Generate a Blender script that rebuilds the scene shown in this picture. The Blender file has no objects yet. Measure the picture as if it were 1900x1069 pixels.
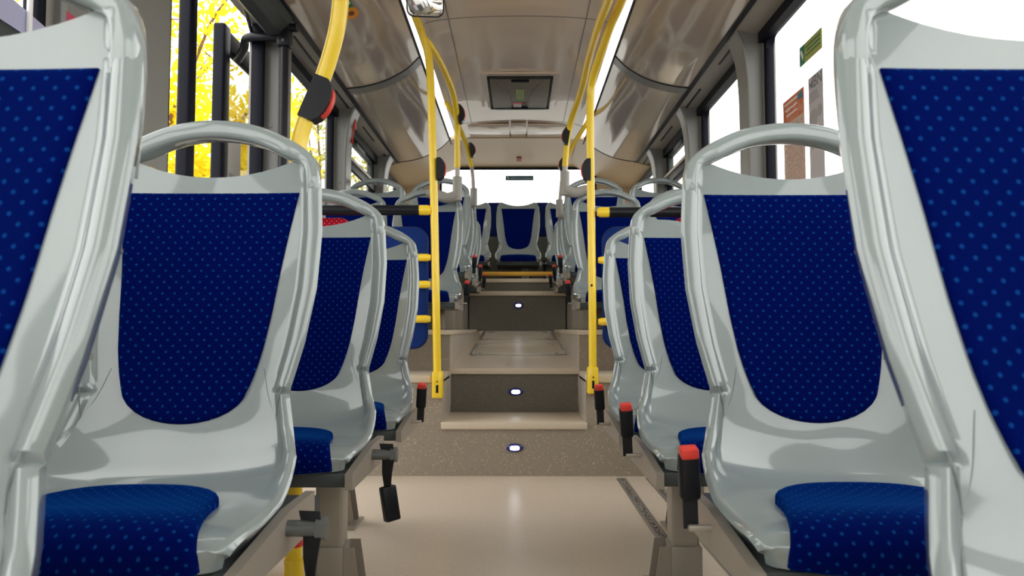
import bpy, bmesh, math, random
from mathutils import Vector, Matrix, Euler

random.seed(7)
SC = bpy.context.scene
COL = SC.collection

# ------------------------------------------------------------------ camera
FPX = 1372.0
CAM_Z = 0.72
cam_d = bpy.data.cameras.new('camera')
cam = bpy.data.objects.new('camera', cam_d)
COL.objects.link(cam)
cam_d.sensor_width = 36.0
cam_d.lens = 36.0 * FPX / 1900.0
cam_d.clip_start = 0.02
cam.location = (0, 0, CAM_Z)
PITCH = math.atan(75.5 / FPX)
YAW = math.atan(10.0 / FPX)
cam.rotation_euler = (math.pi / 2 + PITCH, 0, YAW)
cam_d.dof.use_dof = True
cam_d.dof.focus_distance = 2.2
cam_d.dof.aperture_fstop = 7.5
SC.camera = cam
CAM_ROT = Euler(cam.rotation_euler, 'XYZ').to_matrix()


def at(px, py, Y):
    """World point seen at photo pixel (px, py) at distance Y down the bus."""
    d = CAM_ROT @ Vector(((px - 950.0) / FPX, -(py - 534.5) / FPX, -1.0))
    k = Y / d.y
    return Vector((d.x * k, Y, CAM_Z + d.z * k))


# ------------------------------------------------------------------ light
SC.view_settings.view_transform = 'Standard'
SC.view_settings.look = 'None'
SC.view_settings.exposure = 0.0
SC.view_settings.gamma = 1.0
SC.view_settings.use_curve_mapping = False
SC.cycles.use_denoising = True
SC.cycles.max_bounces = 10
SC.cycles.diffuse_bounces = 6
SC.cycles.glossy_bounces = 4
SC.cycles.transparent_max_bounces = 16
SC.cycles.sample_clamp_indirect = 6.0
SC.cycles.caustics_reflective = False
SC.cycles.caustics_refractive = False

W = bpy.data.worlds.new('overcast_sky')
SC.world = W
W.use_nodes = True
bg = W.node_tree.nodes['Background']
bg.inputs['Color'].default_value = (1.0, 0.985, 0.965, 1)
bg.inputs['Strength'].default_value = 3.7

STRIP_POWER = 3.0      # LED strips of the ceiling


# ------------------------------------------------------------------ materials
def pbr(name, col, rough=0.5, metal=0.0, coat=0.0, spec=0.5, sheen=0.0):
    m = bpy.data.materials.new(name)
    m.use_nodes = True
    b = m.node_tree.nodes['Principled BSDF']
    b.inputs['Base Color'].default_value = (*col, 1)
    b.inputs['Roughness'].default_value = rough
    b.inputs['Metallic'].default_value = metal
    b.inputs['Coat Weight'].default_value = coat
    b.inputs['Coat Roughness'].default_value = 0.035
    b.inputs['Specular IOR Level'].default_value = spec
    b.inputs['Sheen Weight'].default_value = sheen
    return m


def bsdf(m):
    return m.node_tree.nodes['Principled BSDF']


def noisy(m, c2, scale=6.0, detail=4.0, lo=0.4, hi=0.7, coord='Object'):
    """Mix a second colour over the base colour by soft noise (wear, dirt)."""
    nt = m.node_tree
    b = bsdf(m)
    tc = nt.nodes.new('ShaderNodeTexCoord')
    nz = nt.nodes.new('ShaderNodeTexNoise')
    nz.inputs['Scale'].default_value = scale
    nz.inputs['Detail'].default_value = detail
    mr = nt.nodes.new('ShaderNodeMapRange')
    mr.inputs['From Min'].default_value = lo
    mr.inputs['From Max'].default_value = hi
    mx = nt.nodes.new('ShaderNodeMix')
    mx.data_type = 'RGBA'
    mx.inputs['A'].default_value = b.inputs['Base Color'].default_value
    mx.inputs['B'].default_value = (*c2, 1)
    nt.links.new(tc.outputs[coord], nz.inputs['Vector'])
    nt.links.new(nz.outputs['Fac'], mr.inputs['Value'])
    nt.links.new(mr.outputs['Result'], mx.inputs['Factor'])
    nt.links.new(mx.outputs['Result'], b.inputs['Base Color'])
    return m


def speckle(name, base, fleck, dark, rough=0.4, amount=0.28):
    """Vinyl flooring with light and dark flecks."""
    m = pbr(name, base, rough)
    nt = m.node_tree
    b = bsdf(m)
    tc = nt.nodes.new('ShaderNodeTexCoord')

    def layer(prev, scale, thr, col, seed):
        mp = nt.nodes.new('ShaderNodeMapping')
        mp.inputs['Location'].default_value = (seed, seed * 2, seed)
        vo = nt.nodes.new('ShaderNodeTexVoronoi')
        vo.inputs['Scale'].default_value = scale
        wn = nt.nodes.new('ShaderNodeSeparateColor')
        gt = nt.nodes.new('ShaderNodeMath')
        gt.operation = 'LESS_THAN'
        gt.inputs[1].default_value = thr
        lt = nt.nodes.new('ShaderNodeMath')
        lt.operation = 'LESS_THAN'
        lt.inputs[1].default_value = 0.34
        ml = nt.nodes.new('ShaderNodeMath')
        ml.operation = 'MULTIPLY'
        mx = nt.nodes.new('ShaderNodeMix')
        mx.data_type = 'RGBA'
        mx.inputs['B'].default_value = (*col, 1)
        nt.links.new(tc.outputs['Object'], mp.inputs['Vector'])
        nt.links.new(mp.outputs['Vector'], vo.inputs['Vector'])
        nt.links.new(vo.outputs['Color'], wn.inputs['Color'])
        nt.links.new(wn.outputs[0], gt.inputs[0])
        nt.links.new(vo.outputs['Distance'], lt.inputs[0])
        nt.links.new(gt.outputs[0], ml.inputs[0])
        nt.links.new(lt.outputs[0], ml.inputs[1])
        nt.links.new(ml.outputs[0], mx.inputs['Factor'])
        if prev is None:
            mx.inputs['A'].default_value = (*base, 1)
        else:
            nt.links.new(prev, mx.inputs['A'])
        return mx.outputs['Result']

    o = layer(None, 130, amount, fleck, 3.1)
    o = layer(o, 170, amount * 0.8, dark, 8.7)
    nt.links.new(o, b.inputs['Base Color'])
    return m


def dotted(name, base, dot, pitch=0.0148, r0=0.14, r1=0.26, sheen_col=(0.0, 0.28, 1.0)):
    """Woven upholstery with a quincunx of small light dots, laid out in UV metres."""
    m = pbr(name, base, 0.95, 0, 0, 0.015, 0.2)
    nt = m.node_tree
    b = bsdf(m)
    b.inputs['Sheen Tint'].default_value = (*sheen_col, 1)
    b.inputs['Sheen Roughness'].default_value = 0.45
    uv = nt.nodes.new('ShaderNodeUVMap')
    mp = nt.nodes.new('ShaderNodeMapping')
    mp.inputs['Rotation'].default_value = (0, 0, math.radians(45))
    vo = nt.nodes.new('ShaderNodeTexVoronoi')
    vo.voronoi_dimensions = '2D'
    vo.inputs['Scale'].default_value = 1.0 / pitch
    vo.inputs['Randomness'].default_value = 0.0
    mr = nt.nodes.new('ShaderNodeMapRange')
    mr.interpolation_type = 'SMOOTHSTEP'
    mr.inputs['From Min'].default_value = r1
    mr.inputs['From Max'].default_value = r0
    mx = nt.nodes.new('ShaderNodeMix')
    mx.data_type = 'RGBA'
    mx.inputs['A'].default_value = (*base, 1)
    mx.inputs['B'].default_value = (*dot, 1)
    nz = nt.nodes.new('ShaderNodeTexNoise')
    nz.inputs['Scale'].default_value = 900
    bp = nt.nodes.new('ShaderNodeBump')
    bp.inputs['Strength'].default_value = 0.25
    bp.inputs['Distance'].default_value = 0.001
    nt.links.new(uv.outputs['UV'], mp.inputs['Vector'])
    nt.links.new(uv.outputs['UV'], nz.inputs['Vector'])
    nt.links.new(mp.outputs['Vector'], vo.inputs['Vector'])
    nt.links.new(vo.outputs['Distance'], mr.inputs['Value'])
    nt.links.new(mr.outputs['Result'], mx.inputs['Factor'])
    nt.links.new(mx.outputs['Result'], b.inputs['Base Color'])
    nt.links.new(nz.outputs['Fac'], bp.inputs['Height'])
    nt.links.new(bp.outputs['Normal'], b.inputs['Normal'])
    return m


def emit(name, col, power):
    m = bpy.data.materials.new(name)
    m.use_nodes = True
    nt = m.node_tree
    nt.nodes.clear()
    e = nt.nodes.new('ShaderNodeEmission')
    e.inputs['Color'].default_value = (*col, 1)
    e.inputs['Strength'].default_value = power
    o = nt.nodes.new('ShaderNodeOutputMaterial')
    nt.links.new(e.outputs[0], o.inputs[0])
    return m


def glass_mat(name, tint):
    m = bpy.data.materials.new(name)
    m.use_nodes = True
    nt = m.node_tree
    nt.nodes.clear()
    t = nt.nodes.new('ShaderNodeBsdfTransparent')
    t.inputs['Color'].default_value = (*tint, 1)
    g = nt.nodes.new('ShaderNodeBsdfGlossy')
    g.inputs['Roughness'].default_value = 0.02
    lw = nt.nodes.new('ShaderNodeLayerWeight')
    lw.inputs['Blend'].default_value = 0.5
    pw = nt.nodes.new('ShaderNodeMath')
    pw.operation = 'POWER'
    pw.inputs[1].default_value = 5.0
    f = nt.nodes.new('ShaderNodeMath')
    f.operation = 'MULTIPLY_ADD'
    f.inputs[1].default_value = 0.55
    f.inputs[2].default_value = 0.02
    nt.links.new(lw.outputs['Facing'], pw.inputs[0])
    nt.links.new(pw.outputs[0], f.inputs[0])
    mx = nt.nodes.new('ShaderNodeMixShader')
    o = nt.nodes.new('ShaderNodeOutputMaterial')
    nt.links.new(f.outputs[0], mx.inputs[0])
    nt.links.new(t.outputs[0], mx.inputs[1])
    nt.links.new(g.outputs[0], mx.inputs[2])
    nt.links.new(mx.outputs[0], o.inputs[0])
    return m


def leaf_mat(name, c1, c2):
    m = bpy.data.materials.new(name)
    m.use_nodes = True
    nt = m.node_tree
    nt.nodes.clear()
    geo = nt.nodes.new('ShaderNodeNewGeometry')
    mx = nt.nodes.new('ShaderNodeMix')
    mx.data_type = 'RGBA'
    mx.inputs['A'].default_value = (*c1, 1)
    mx.inputs['B'].default_value = (*c2, 1)
    nt.links.new(geo.outputs['Random Per Island'], mx.inputs['Factor'])
    d = nt.nodes.new('ShaderNodeBsdfDiffuse')
    t = nt.nodes.new('ShaderNodeBsdfTranslucent')
    ms = nt.nodes.new('ShaderNodeMixShader')
    ms.inputs[0].default_value = 0.5
    o = nt.nodes.new('ShaderNodeOutputMaterial')
    nt.links.new(mx.outputs['Result'], d.inputs['Color'])
    nt.links.new(mx.outputs['Result'], t.inputs['Color'])
    nt.links.new(d.outputs[0], ms.inputs[1])
    nt.links.new(t.outputs[0], ms.inputs[2])
    nt.links.new(ms.outputs[0], o.inputs[0])
    return m


M = {}
M['shell'] = noisy(pbr('seat_shell_plastic', (0.27, 0.315, 0.315), 0.25, 0, 1.0), (0.255, 0.295, 0.30), 9.0, 5)
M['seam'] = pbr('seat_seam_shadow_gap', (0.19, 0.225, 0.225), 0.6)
M['blue'] = dotted('navy_dotted_fabric', (0.0004, 0.0035, 0.078), (0.004, 0.045, 0.23), 0.0155, 0.05, 0.21)
M['red'] = dotted('red_dotted_fabric', (0.40, 0.008, 0.025), (0.62, 0.28, 0.24), 0.017, 0.10, 0.2, (1, 0.3, 0.3))
M['panel_blue'] = pbr('blue_padded_vinyl', (0.001, 0.012, 0.11), 0.7, 0, 0, 0.2)
M['panel_edge'] = pbr('blue_padded_vinyl_edge', (0.001, 0.022, 0.15), 0.7, 0, 0, 0.2)
M['frame_metal'] = pbr('seat_frame_beige_metal', (0.36, 0.32, 0.27), 0.4, 0.25)
M['frame_dark'] = pbr('seat_frame_dark_metal', (0.05, 0.06, 0.06), 0.5, 0.3)
M['bolt'] = pbr('bright_bolt_steel', (0.6, 0.6, 0.58), 0.25, 1.0)
M['black'] = pbr('black_plastic', (0.005, 0.006, 0.010), 0.4, 0, 0, 0.3)
M['anchor'] = pbr('dull_grey_anchor_steel', (0.16, 0.17, 0.17), 0.35, 0.6)
M['strap'] = pbr('black_belt_webbing', (0.008, 0.009, 0.013), 0.7)
M['redplastic'] = pbr('red_button_plastic', (0.75, 0.05, 0.035), 0.35)
M['yellow'] = pbr('yellow_coated_pole', (0.95, 0.66, 0.03), 0.32, 0, 0.3)
M['yellow_flat'] = pbr('yellow_floor_strip', (0.75, 0.42, 0.05), 0.5)
M['grey_sleeve'] = pbr('grey_pole_sleeve', (0.48, 0.45, 0.42), 0.35, 0.2)
M['clamp'] = pbr('grey_clamp_plastic', (0.36, 0.35, 0.32), 0.45)
M['floor'] = speckle('beige_speckled_vinyl', (0.70, 0.605, 0.49), (0.80, 0.71, 0.59), (0.60, 0.50, 0.38), 0.30)
noisy_done = True
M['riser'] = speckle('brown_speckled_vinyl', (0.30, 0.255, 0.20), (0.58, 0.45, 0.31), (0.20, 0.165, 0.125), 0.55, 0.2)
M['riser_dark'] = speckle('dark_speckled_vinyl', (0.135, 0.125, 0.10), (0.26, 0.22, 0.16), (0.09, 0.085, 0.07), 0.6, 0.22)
M['lip'] = pbr('beige_step_nosing', (0.64, 0.55, 0.43), 0.4)
M['side_panel'] = noisy(pbr('pale_riser_side', (0.56, 0.50, 0.43), 0.28), (0.50, 0.44, 0.38), 5)
M['alu'] = pbr('aluminium_track', (0.55, 0.55, 0.54), 0.32, 0.9)
M['slot'] = noisy(pbr('perforated_track', (0.05, 0.05, 0.05), 0.4, 0.6), (0.6, 0.6, 0.58), 130, 0, 0.5, 0.55)
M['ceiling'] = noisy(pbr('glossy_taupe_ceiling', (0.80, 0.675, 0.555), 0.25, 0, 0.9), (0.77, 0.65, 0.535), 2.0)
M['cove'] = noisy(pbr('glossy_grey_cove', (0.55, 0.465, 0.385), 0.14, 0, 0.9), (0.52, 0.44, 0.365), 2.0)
M['rear_beige'] = pbr('beige_rear_lining', (0.62, 0.47, 0.30), 0.35)
M['gap'] = pbr('black_gap', (0.006, 0.007, 0.012), 0.6)
M['rib'] = pbr('grey_cove_rib', (0.20, 0.195, 0.185), 0.3)
M['wall'] = pbr('grey_wall_lining', (0.34, 0.32, 0.29), 0.45)
M['pillar'] = pbr('grey_pillar_lining', (0.21, 0.21, 0.20), 0.4)
M['rubber'] = pbr('black_rubber_gasket', (0.004, 0.005, 0.011), 0.45, 0, 0, 0.12)
M['glass'] = glass_mat('window_glass', (0.97, 0.98, 0.97))
M['tint'] = glass_mat('tinted_door_glass', (0.62, 0.63, 0.58))
M['strip'] = emit('led_strip_white', (1.0, 0.93, 0.86), STRIP_POWER)
M['led'] = emit('step_led_white', (0.9, 0.93, 1.0), 9.0)
M['ledblue'] = pbr('blue_step_light_rim', (0.02, 0.02, 0.20), 0.2)
M['hatch'] = noisy(pbr('grey_hatch_plastic', (0.20, 0.18, 0.15), 0.5, 0, 0, 0.3), (0.18, 0.16, 0.135), 4)
M['white'] = pbr('white_paint', (0.85, 0.85, 0.84), 0.4)
M['paper'] = pbr('pale_paper', (0.80, 0.77, 0.76), 0.6)
M['mirror'] = pbr('mirror_silver', (0.95, 0.93, 0.91), 0.06, 1.0)
M['teal'] = pbr('teal_sticker', (0.0, 0.10, 0.17), 0.4)
M['green'] = pbr('green_sticker', (0.01, 0.20, 0.10), 0.4)
M['lime'] = pbr('lime_sticker', (0.36, 0.40, 0.10), 0.5)
M['orange'] = pbr('orange_sticker', (0.95, 0.36, 0.01), 0.4)
M['bark'] = noisy(pbr('brown_bark', (0.22, 0.14, 0.09), 0.9), (0.12, 0.08, 0.05), 12)
M['leaf_yellow'] = leaf_mat('yellow_leaves', (0.95, 0.80, 0.05), (0.92, 0.72, 0.03))
M['leaf_olive'] = leaf_mat('olive_leaves', (0.36, 0.40, 0.07), (0.75, 0.64, 0.13))
M['asphalt'] = noisy(pbr('asphalt', (0.25, 0.24, 0.23), 0.9), (0.2, 0.2, 0.19), 3)


# ------------------------------------------------------------------ mesh helpers
class MB:
    def __init__(s):
        s.v, s.f, s.m, s.uv = [], [], [], {}

    def add(s, verts, faces, mi=0):
        o = len(s.v)
        s.v += [tuple(v) for v in verts]
        for f in faces:
            s.f.append(tuple(i + o for i in f))
            s.m.append(mi)
        return o

    def box(s, a, b, mi=0):
        (x0, y0, z0), (x1, y1, z1) = a, b
        x0, x1 = min(x0, x1), max(x0, x1)
        y0, y1 = min(y0, y1), max(y0, y1)
        z0, z1 = min(z0, z1), max(z0, z1)
        V = [(x0, y0, z0), (x1, y0, z0), (x1, y1, z0), (x0, y1, z0), (x0, y0, z1), (x1, y0, z1), (x1, y1, z1), (x0, y1, z1)]
        F = [(0, 3, 2, 1), (4, 5, 6, 7), (0, 1, 5, 4), (1, 2, 6, 5), (2, 3, 7, 6), (3, 0, 4, 7)]
        s.add(V, F, mi)

    def rbox(s, a, b, r=0.005, seg=2, mi=0, mat=None):
        """Box with rounded edges."""
        bm = bmesh.new()
        bmesh.ops.create_cube(bm, size=1)
        c = [(a[i] + b[i]) / 2 for i in range(3)]
        d = [abs(b[i] - a[i]) for i in range(3)]
        for v in bm.verts:
            v.co = Vector((v.co.x * d[0], v.co.y * d[1], v.co.z * d[2]))
        bmesh.ops.bevel(bm, geom=list(bm.edges), offset=min(r, min(d) * 0.48), segments=seg, profile=0.5, affect='EDGES', clamp_overlap=True)
        for v in bm.verts:
            p = v.co + Vector(c)
            v.co = mat @ p if mat else p
        s.bm(bm, mi)

    def bm(s, bm, mi=0):
        bm.verts.index_update()
        s.add([v.co for v in bm.verts], [[v.index for v in f.verts] for f in bm.faces], mi)
        bm.free()

    def tube(s, pts, r, n=14, smooth=True, sub=8, cap=True, mi=0):
        P = catmull(pts, sub) if smooth and len(pts) > 2 else [Vector(p) for p in pts]
        rings = []
        T0 = (P[1] - P[0]).normalized()
        up = Vector((0, 0, 1)) if abs(T0.z) < 0.9 else Vector((1, 0, 0))
        N = (up - T0 * up.dot(T0)).normalized()
        for i, p in enumerate(P):
            T = (P[min(i + 1, len(P) - 1)] - P[max(i - 1, 0)]).normalized()
            N = (N - T * N.dot(T)).normalized()
            B = T.cross(N)
            rr = r(i / (len(P) - 1)) if callable(r) else r
            rings.append([p + (N * math.cos(a) + B * math.sin(a)) * rr for a in [2 * math.pi * k / n for k in range(n)]])
        s.loft(rings, cap, mi)

    def loft(s, rings, cap=True, mi=0):
        n = len(rings[0])
        V = [p for r in rings for p in r]
        F = []
        for i in range(len(rings) - 1):
            for k in range(n):
                a, b = i * n + k, i * n + (k + 1) % n
                F.append((a, b, b + n, a + n))
        if cap:
            F.append(tuple(reversed(range(n))))
            F.append(tuple(range((len(rings) - 1) * n, len(rings) * n)))
        s.add(V, F, mi)

    def prism(s, poly, y0, y1, axis='Y', mi=0):
        """Extrude a closed polygon: axis Y takes (x,z) points, X takes (y,z), Z takes (x,y)."""
        def P(p, q):
            if axis == 'Y':
                return (p[0], q, p[1])
            if axis == 'X':
                return (q, p[0], p[1])
            return (p[0], p[1], q)
        s.loft([[P(p, y0) for p in poly], [P(p, y1) for p in poly]], True, mi)

    def cyl(s, a, b, r, n=16, mi=0):
        s.tube([a, b], r, n, False, mi=mi)

    def build(s, name, mats, parent=None, sharp=35, loc=None):
        me = bpy.data.meshes.new(name)
        me.from_pydata(s.v, [], s.f)
        if not isinstance(mats, (list, tuple)):
            mats = [mats]
        for m in mats:
            me.materials.append(M[m] if isinstance(m, str) else m)
        for p, mi in zip(me.polygons, s.m):
            p.material_index = mi
            p.use_smooth = True
        bm = bmesh.new()
        bm.from_mesh(me)
        bmesh.ops.recalc_face_normals(bm, faces=list(bm.faces))
        bm.to_mesh(me)
        bm.free()
        if s.uv:
            ul = me.uv_layers.new(name='UVMap')
            for lp in me.loops:
                ul.data[lp.index].uv = s.uv.get(lp.vertex_index, (0, 0))
        me.set_sharp_from_angle(angle=math.radians(sharp))
        o = bpy.data.objects.new(name, me)
        COL.objects.link(o)
        if parent:
            o.parent = parent
        if loc is not None:
            o.location = loc
        return o


def catmull(pts, sub=8):
    P = [Vector(p) for p in pts]
    P = [P[0] * 2 - P[1]] + P + [P[-1] * 2 - P[-2]]
    out = []
    for i in range(1, len(P) - 2):
        a, b, c, d = P[i - 1], P[i], P[i + 1], P[i + 2]
        for k in range(sub):
            t = k / sub
            out.append(0.5 * ((2 * b) + (c - a) * t + (2 * a - 5 * b + 4 * c - d) * t * t + (3 * b - a - 3 * c + d) * t ** 3))
    out.append(P[-2])
    return out


def thing(name, label, cat, loc=(0, 0, 0), group=None, rz=0):
    o = bpy.data.objects.new(name, None)
    o.empty_display_size = 0.1
    COL.objects.link(o)
    o.location = loc
    o.rotation_euler = (0, 0, rz)
    return tag(o, label, cat, group)


def tag(o, label, cat, group=None, kind=None):
    o['label'] = label
    o['category'] = cat
    if group:
        o['group'] = group
    if kind:
        o['kind'] = kind
    return o


def struct(o, label=None):
    o['kind'] = 'structure'
    if label:
        o['label'] = label
        o['category'] = label.split()[-1] if False else o.name.split('_')[0]
    return o


def copy_tree(o, parent=None):
    c = o.copy()
    COL.objects.link(c)
    if parent:
        c.parent = parent
    for ch in o.children:
        copy_tree(ch, c)
    return c


def lerp_tab(tab, x):
    if x <= tab[0][0]:
        return tab[0][1]
    for (a, va), (b, vb) in zip(tab, tab[1:]):
        if x <= b:
            return va + (vb - va) * (x - a) / (b - a)
    return tab[-1][1]


def sstep(a, b, x):
    t = max(0.0, min(1.0, (x - a) / (b - a)))
    return t * t * (3 - 2 * t)


# ================================================================== THE BUS BODY
HX = 1.25           # inner half width
Y0, Y1 = -1.9, 7.85  # front and rear of the cabin
WTOP = 2.215        # top of side windows
LOW_END = 3.66      # end of the low floor
XL, XR = at(820, 790, LOW_END).x, at(1088, 790, LOW_END).x     # stair well

m = MB()
m.box((-HX, Y0, -0.06), (HX, LOW_END, 0.0))
floor = struct(m.build('floor', 'floor'))

# platform front with the stair well cut in it
PZ = 0.485
m = MB()
m.box((-HX, LOW_END, 0), (XL, 4.06, PZ - 0.02))
m.box((XR, LOW_END, 0), (HX, 4.06, PZ - 0.02))
m.box((XL, LOW_END, 0), (XR, 4.06, 0.235))
struct(m.build('platform_front', 'riser'))
m = MB()
m.rbox((XL - 0.004, LOW_END - 0.012, 0.228), (XR + 0.004, 4.10, 0.262), 0.004)
struct(m.build('stair_tread', 'lip'))
m = MB()
m.rbox((-HX, LOW_END - 0.012, PZ - 0.03), (XL - 0.055, 4.06, PZ + 0.006), 0.004)
m.prism([(XL - 0.055, LOW_END - 0.012), (XL, LOW_END + 0.05), (XL, 4.06), (XL - 0.055, 4.06)], PZ - 0.03, PZ + 0.006, 'Z')
m.rbox((XR + 0.055, LOW_END - 0.012, PZ - 0.03), (HX, 4.06, PZ + 0.006), 0.004)
m.prism([(XR + 0.055, LOW_END - 0.012), (XR, LOW_END + 0.05), (XR, 4.06), (XR + 0.055, 4.06)], PZ - 0.03, PZ + 0.006, 'Z')
struct(m.build('platform_ledge', 'lip'))
# well side cheeks
m = MB()
m.box((XL - 0.004, LOW_END + 0.01, 0.262), (XL + 0.002, 4.10, PZ - 0.03))
m.box((XR - 0.002, LOW_END + 0.01, 0.262), (XR + 0.004, 4.10, PZ - 0.03))
struct(m.build('stair_cheeks', 'side_panel'))

# upper aisle: second riser, sloping ramp, third riser
RZ0, RZ1, RY0, RY1 = 0.500, 0.700, 4.10, 6.62
m = MB()
m.box((XL, RY0, 0.0), (XR, RY0 + 0.05, RZ0 - 0.02))
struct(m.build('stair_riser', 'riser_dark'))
m = MB()
m.rbox((XL, RY0 - 0.02, RZ0 - 0.03), (XR, RY0 + 0.03, RZ0 + 0.003), 0.004)
struct(m.build('aisle_nosing', 'lip'))
m = MB()
m.prism([(RY0 + 0.02, RZ0 - 0.1), (RY0 + 0.02, RZ0), (RY1, RZ1), (RY1, RZ1 - 0.1)], XL, XR, 'X')
struct(m.build('aisle_ramp', 'floor'))
SZ = 0.712
m = MB()
for sx, xe in ((-1, XL), (1, XR)):
    m.box((sx * HX, 4.06, 0), (xe, Y1, SZ - 0.02), 0)
    m.box((xe, 4.07, 0.3), (xe + sx * -0.004, 6.9, SZ - 0.02), 1)
struct(m.build('seat_platform', ['riser', 'side_panel']))
m = MB()
for sx, xe in ((-1, XL), (1, XR)):
    m.rbox((sx * HX, 4.045, SZ - 0.026), (xe - sx * 0.012, 7.3, SZ), 0.004)
struct(m.build('seat_platform_cover', 'lip'))
m = MB()
m.box((-0.43, 6.62, 0.6), (0.43, 7.0, 1.02))
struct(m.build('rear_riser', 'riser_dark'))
m = MB()
m.rbox((-0.45, 6.60, 1.015), (0.45, 7.0, 1.055), 0.004)
m.rbox((-1.2, 6.86, 1.150), (1.2, 7.52, 1.185), 0.004, 2, 0)
struct(m.build('rear_step_nosing', 'lip'))
m = MB()
m.box((-1.2, 6.88, 0.70), (1.2, 7.55, 1.152))
m.box((-1.24, 7.52, 0.7), (1.24, 7.62, 1.66))
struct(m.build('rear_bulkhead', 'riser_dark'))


# ---- floor fittings
def floor_track(x, y0, y1, w, name, label):
    t = thing(name, label, 'floor track', (x, y0, 0), 'aluminium seat tracks in the low floor')
    b = MB()
    b.rbox((-w / 2, 0, 0), (w / 2, y1 - y0, 0.004), 0.0015)
    b.build('rail', 'alu', t)
    g = MB()
    g.box((-w * 0.22, 0.02, 0.003), (w * 0.22, y1 - y0 - 0.02, 0.0046))
    g.build('slot', M['slot'], t)


floor_track(0.497, 0.5, 3.60, 0.045, 'floor_track', 'perforated aluminium track beside the right seat legs, nearer the aisle')
floor_track(0.640, 0.5, 3.60, 0.045, 'floor_track', 'aluminium floor track behind the right seat legs, nearer the wall')
m = MB()
m.rbox((-0.74, 2.51, 0), (-0.535, 2.535, 0.006), 0.003)
tag(m.build('floor_strip', 'yellow_flat'), 'narrow yellow floor strip crossing behind the left seat leg', 'floor strip')


def ramp_z(y):
    return RZ0 + (RZ1 - RZ0) * (y - RY0) / (RY1 - RY0)


def floor_hatch(x0, x1, y0, y1, label):
    t = thing('floor_hatch', label, 'floor hatch', ((x0 + x1) / 2, y0, ramp_z(y0)), 'service hatches in the sloping aisle')
    t.rotation_euler = (math.atan2(RZ1 - RZ0, RY1 - RY0), 0, 0)
    w, l = (x1 - x0) / 2, y1 - y0
    b = MB()
    b.box((-w + 0.02, 0.02, 0), (w - 0.02, l - 0.02, 0.002))
    b.build('lid', 'floor', t)
    f = MB()
    for a, c in (((-w, 0), (w, 0.016)), ((-w, l - 0.016), (w, l)), ((-w, 0), (-w + 0.022, l)), ((w - 0.022, 0), (w, l))):
        f.rbox((a[0], a[1], 0), (c[0], c[1], 0.005), 0.0015)
    f.build('frame', 'alu', t)
    for sx in (-1, 1):
        for yy in (0.07, l - 0.07):
            c = MB()
            c.rbox((sx * (w - 0.075) - 0.02, yy - 0.012, 0.002), (sx * (w - 0.075) + 0.02, yy + 0.012, 0.006), 0.002)
            c.build('latch', 'bolt', t)


floor_hatch(-0.305, 0.32, 4.75, 5.45, 'metal framed hatch in the sloping aisle floor, the nearer one')
floor_hatch(-0.30, 0.31, 5.78, 6.48, 'metal framed floor hatch at the foot of the dark rear riser')


def step_light(px, py, Y, w, h, label):
    p = at(px, py, Y)
    t = thing('step_light', label, 'step light', p, 'oval step lights')
    b = MB()
    rings = []
    for k, (sc, yy) in enumerate(((1.0, 0.0), (1.0, -0.006), (0.8, -0.011))):
        rings.append([(math.cos(a) * w * sc, yy, math.sin(a) * h * sc) for a in [2 * math.pi * i / 28 for i in range(28)]])
    b.loft(rings)
    b.build('rim', 'ledblue', t)
    l = MB()
    l.loft([[(math.copysign(abs(math.cos(a)) ** 0.6, math.cos(a)) * w * 0.55 * q, yy, math.copysign(abs(math.sin(a)) ** 0.6, math.sin(a)) * 0.0105 * q) for a in [2 * math.pi * i / 24 for i in range(24)]] for q, yy in ((1, -0.008), (1, -0.012), (0.7, -0.015))])
    l.build('lens', 'led', t)


step_light(955, 831, LOW_END, 0.042, 0.020, 'small white step light low on the first speckled riser')
step_light(957, 727, RY0, 0.042, 0.021, 'small white step light on the second riser inside the stair well')
step_light(962, 567, 6.62, 0.042, 0.034, 'blue rimmed step light on the dark rear riser')

# ---- side walls -------------------------------------------------------------
LEFT_WIN = [(-1.75, 0.06), (0.15, 1.91), (3.82, 4.97), (5.18, 6.36), (6.60, 7.70)]
RIGHT_WIN = [(-1.75, 0.06), (0.15, 3.69), (3.88, 4.97), (5.15, 6.14), (6.34, 7.70)]
DOOR = (2.56, 3.54)


def zbot(y):
    return 0.95 if y < 5 else (1.15 if y < 6.5 else 1.35)


def side_wall(name, sx, wins, door=None):
    b = MB()
    xi, xo = sx * HX, sx * (HX + 0.06)
    openings = [(a, c, zbot(a)) for a, c in wins] + ([(door[0], door[1], 0.0)] if door else [])
    openings.sort()
    y = Y0
    for a, c, z in openings:
        b.box((xi, y, -0.06), (xo, a, 2.40))
        if z > 0:
            b.box((xi, a, -0.06), (xo, c, z))
        b.box((xi, a, WTOP), (xo, c, 2.40))
        y = c
    b.box((xi, y, -0.06), (xo, Y1 + 0.05, 2.40))
    return struct(b.build(name, 'wall'))


side_wall('wall_left', -1, LEFT_WIN, DOOR)
side_wall('wall_right', 1, RIGHT_WIN)

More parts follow.
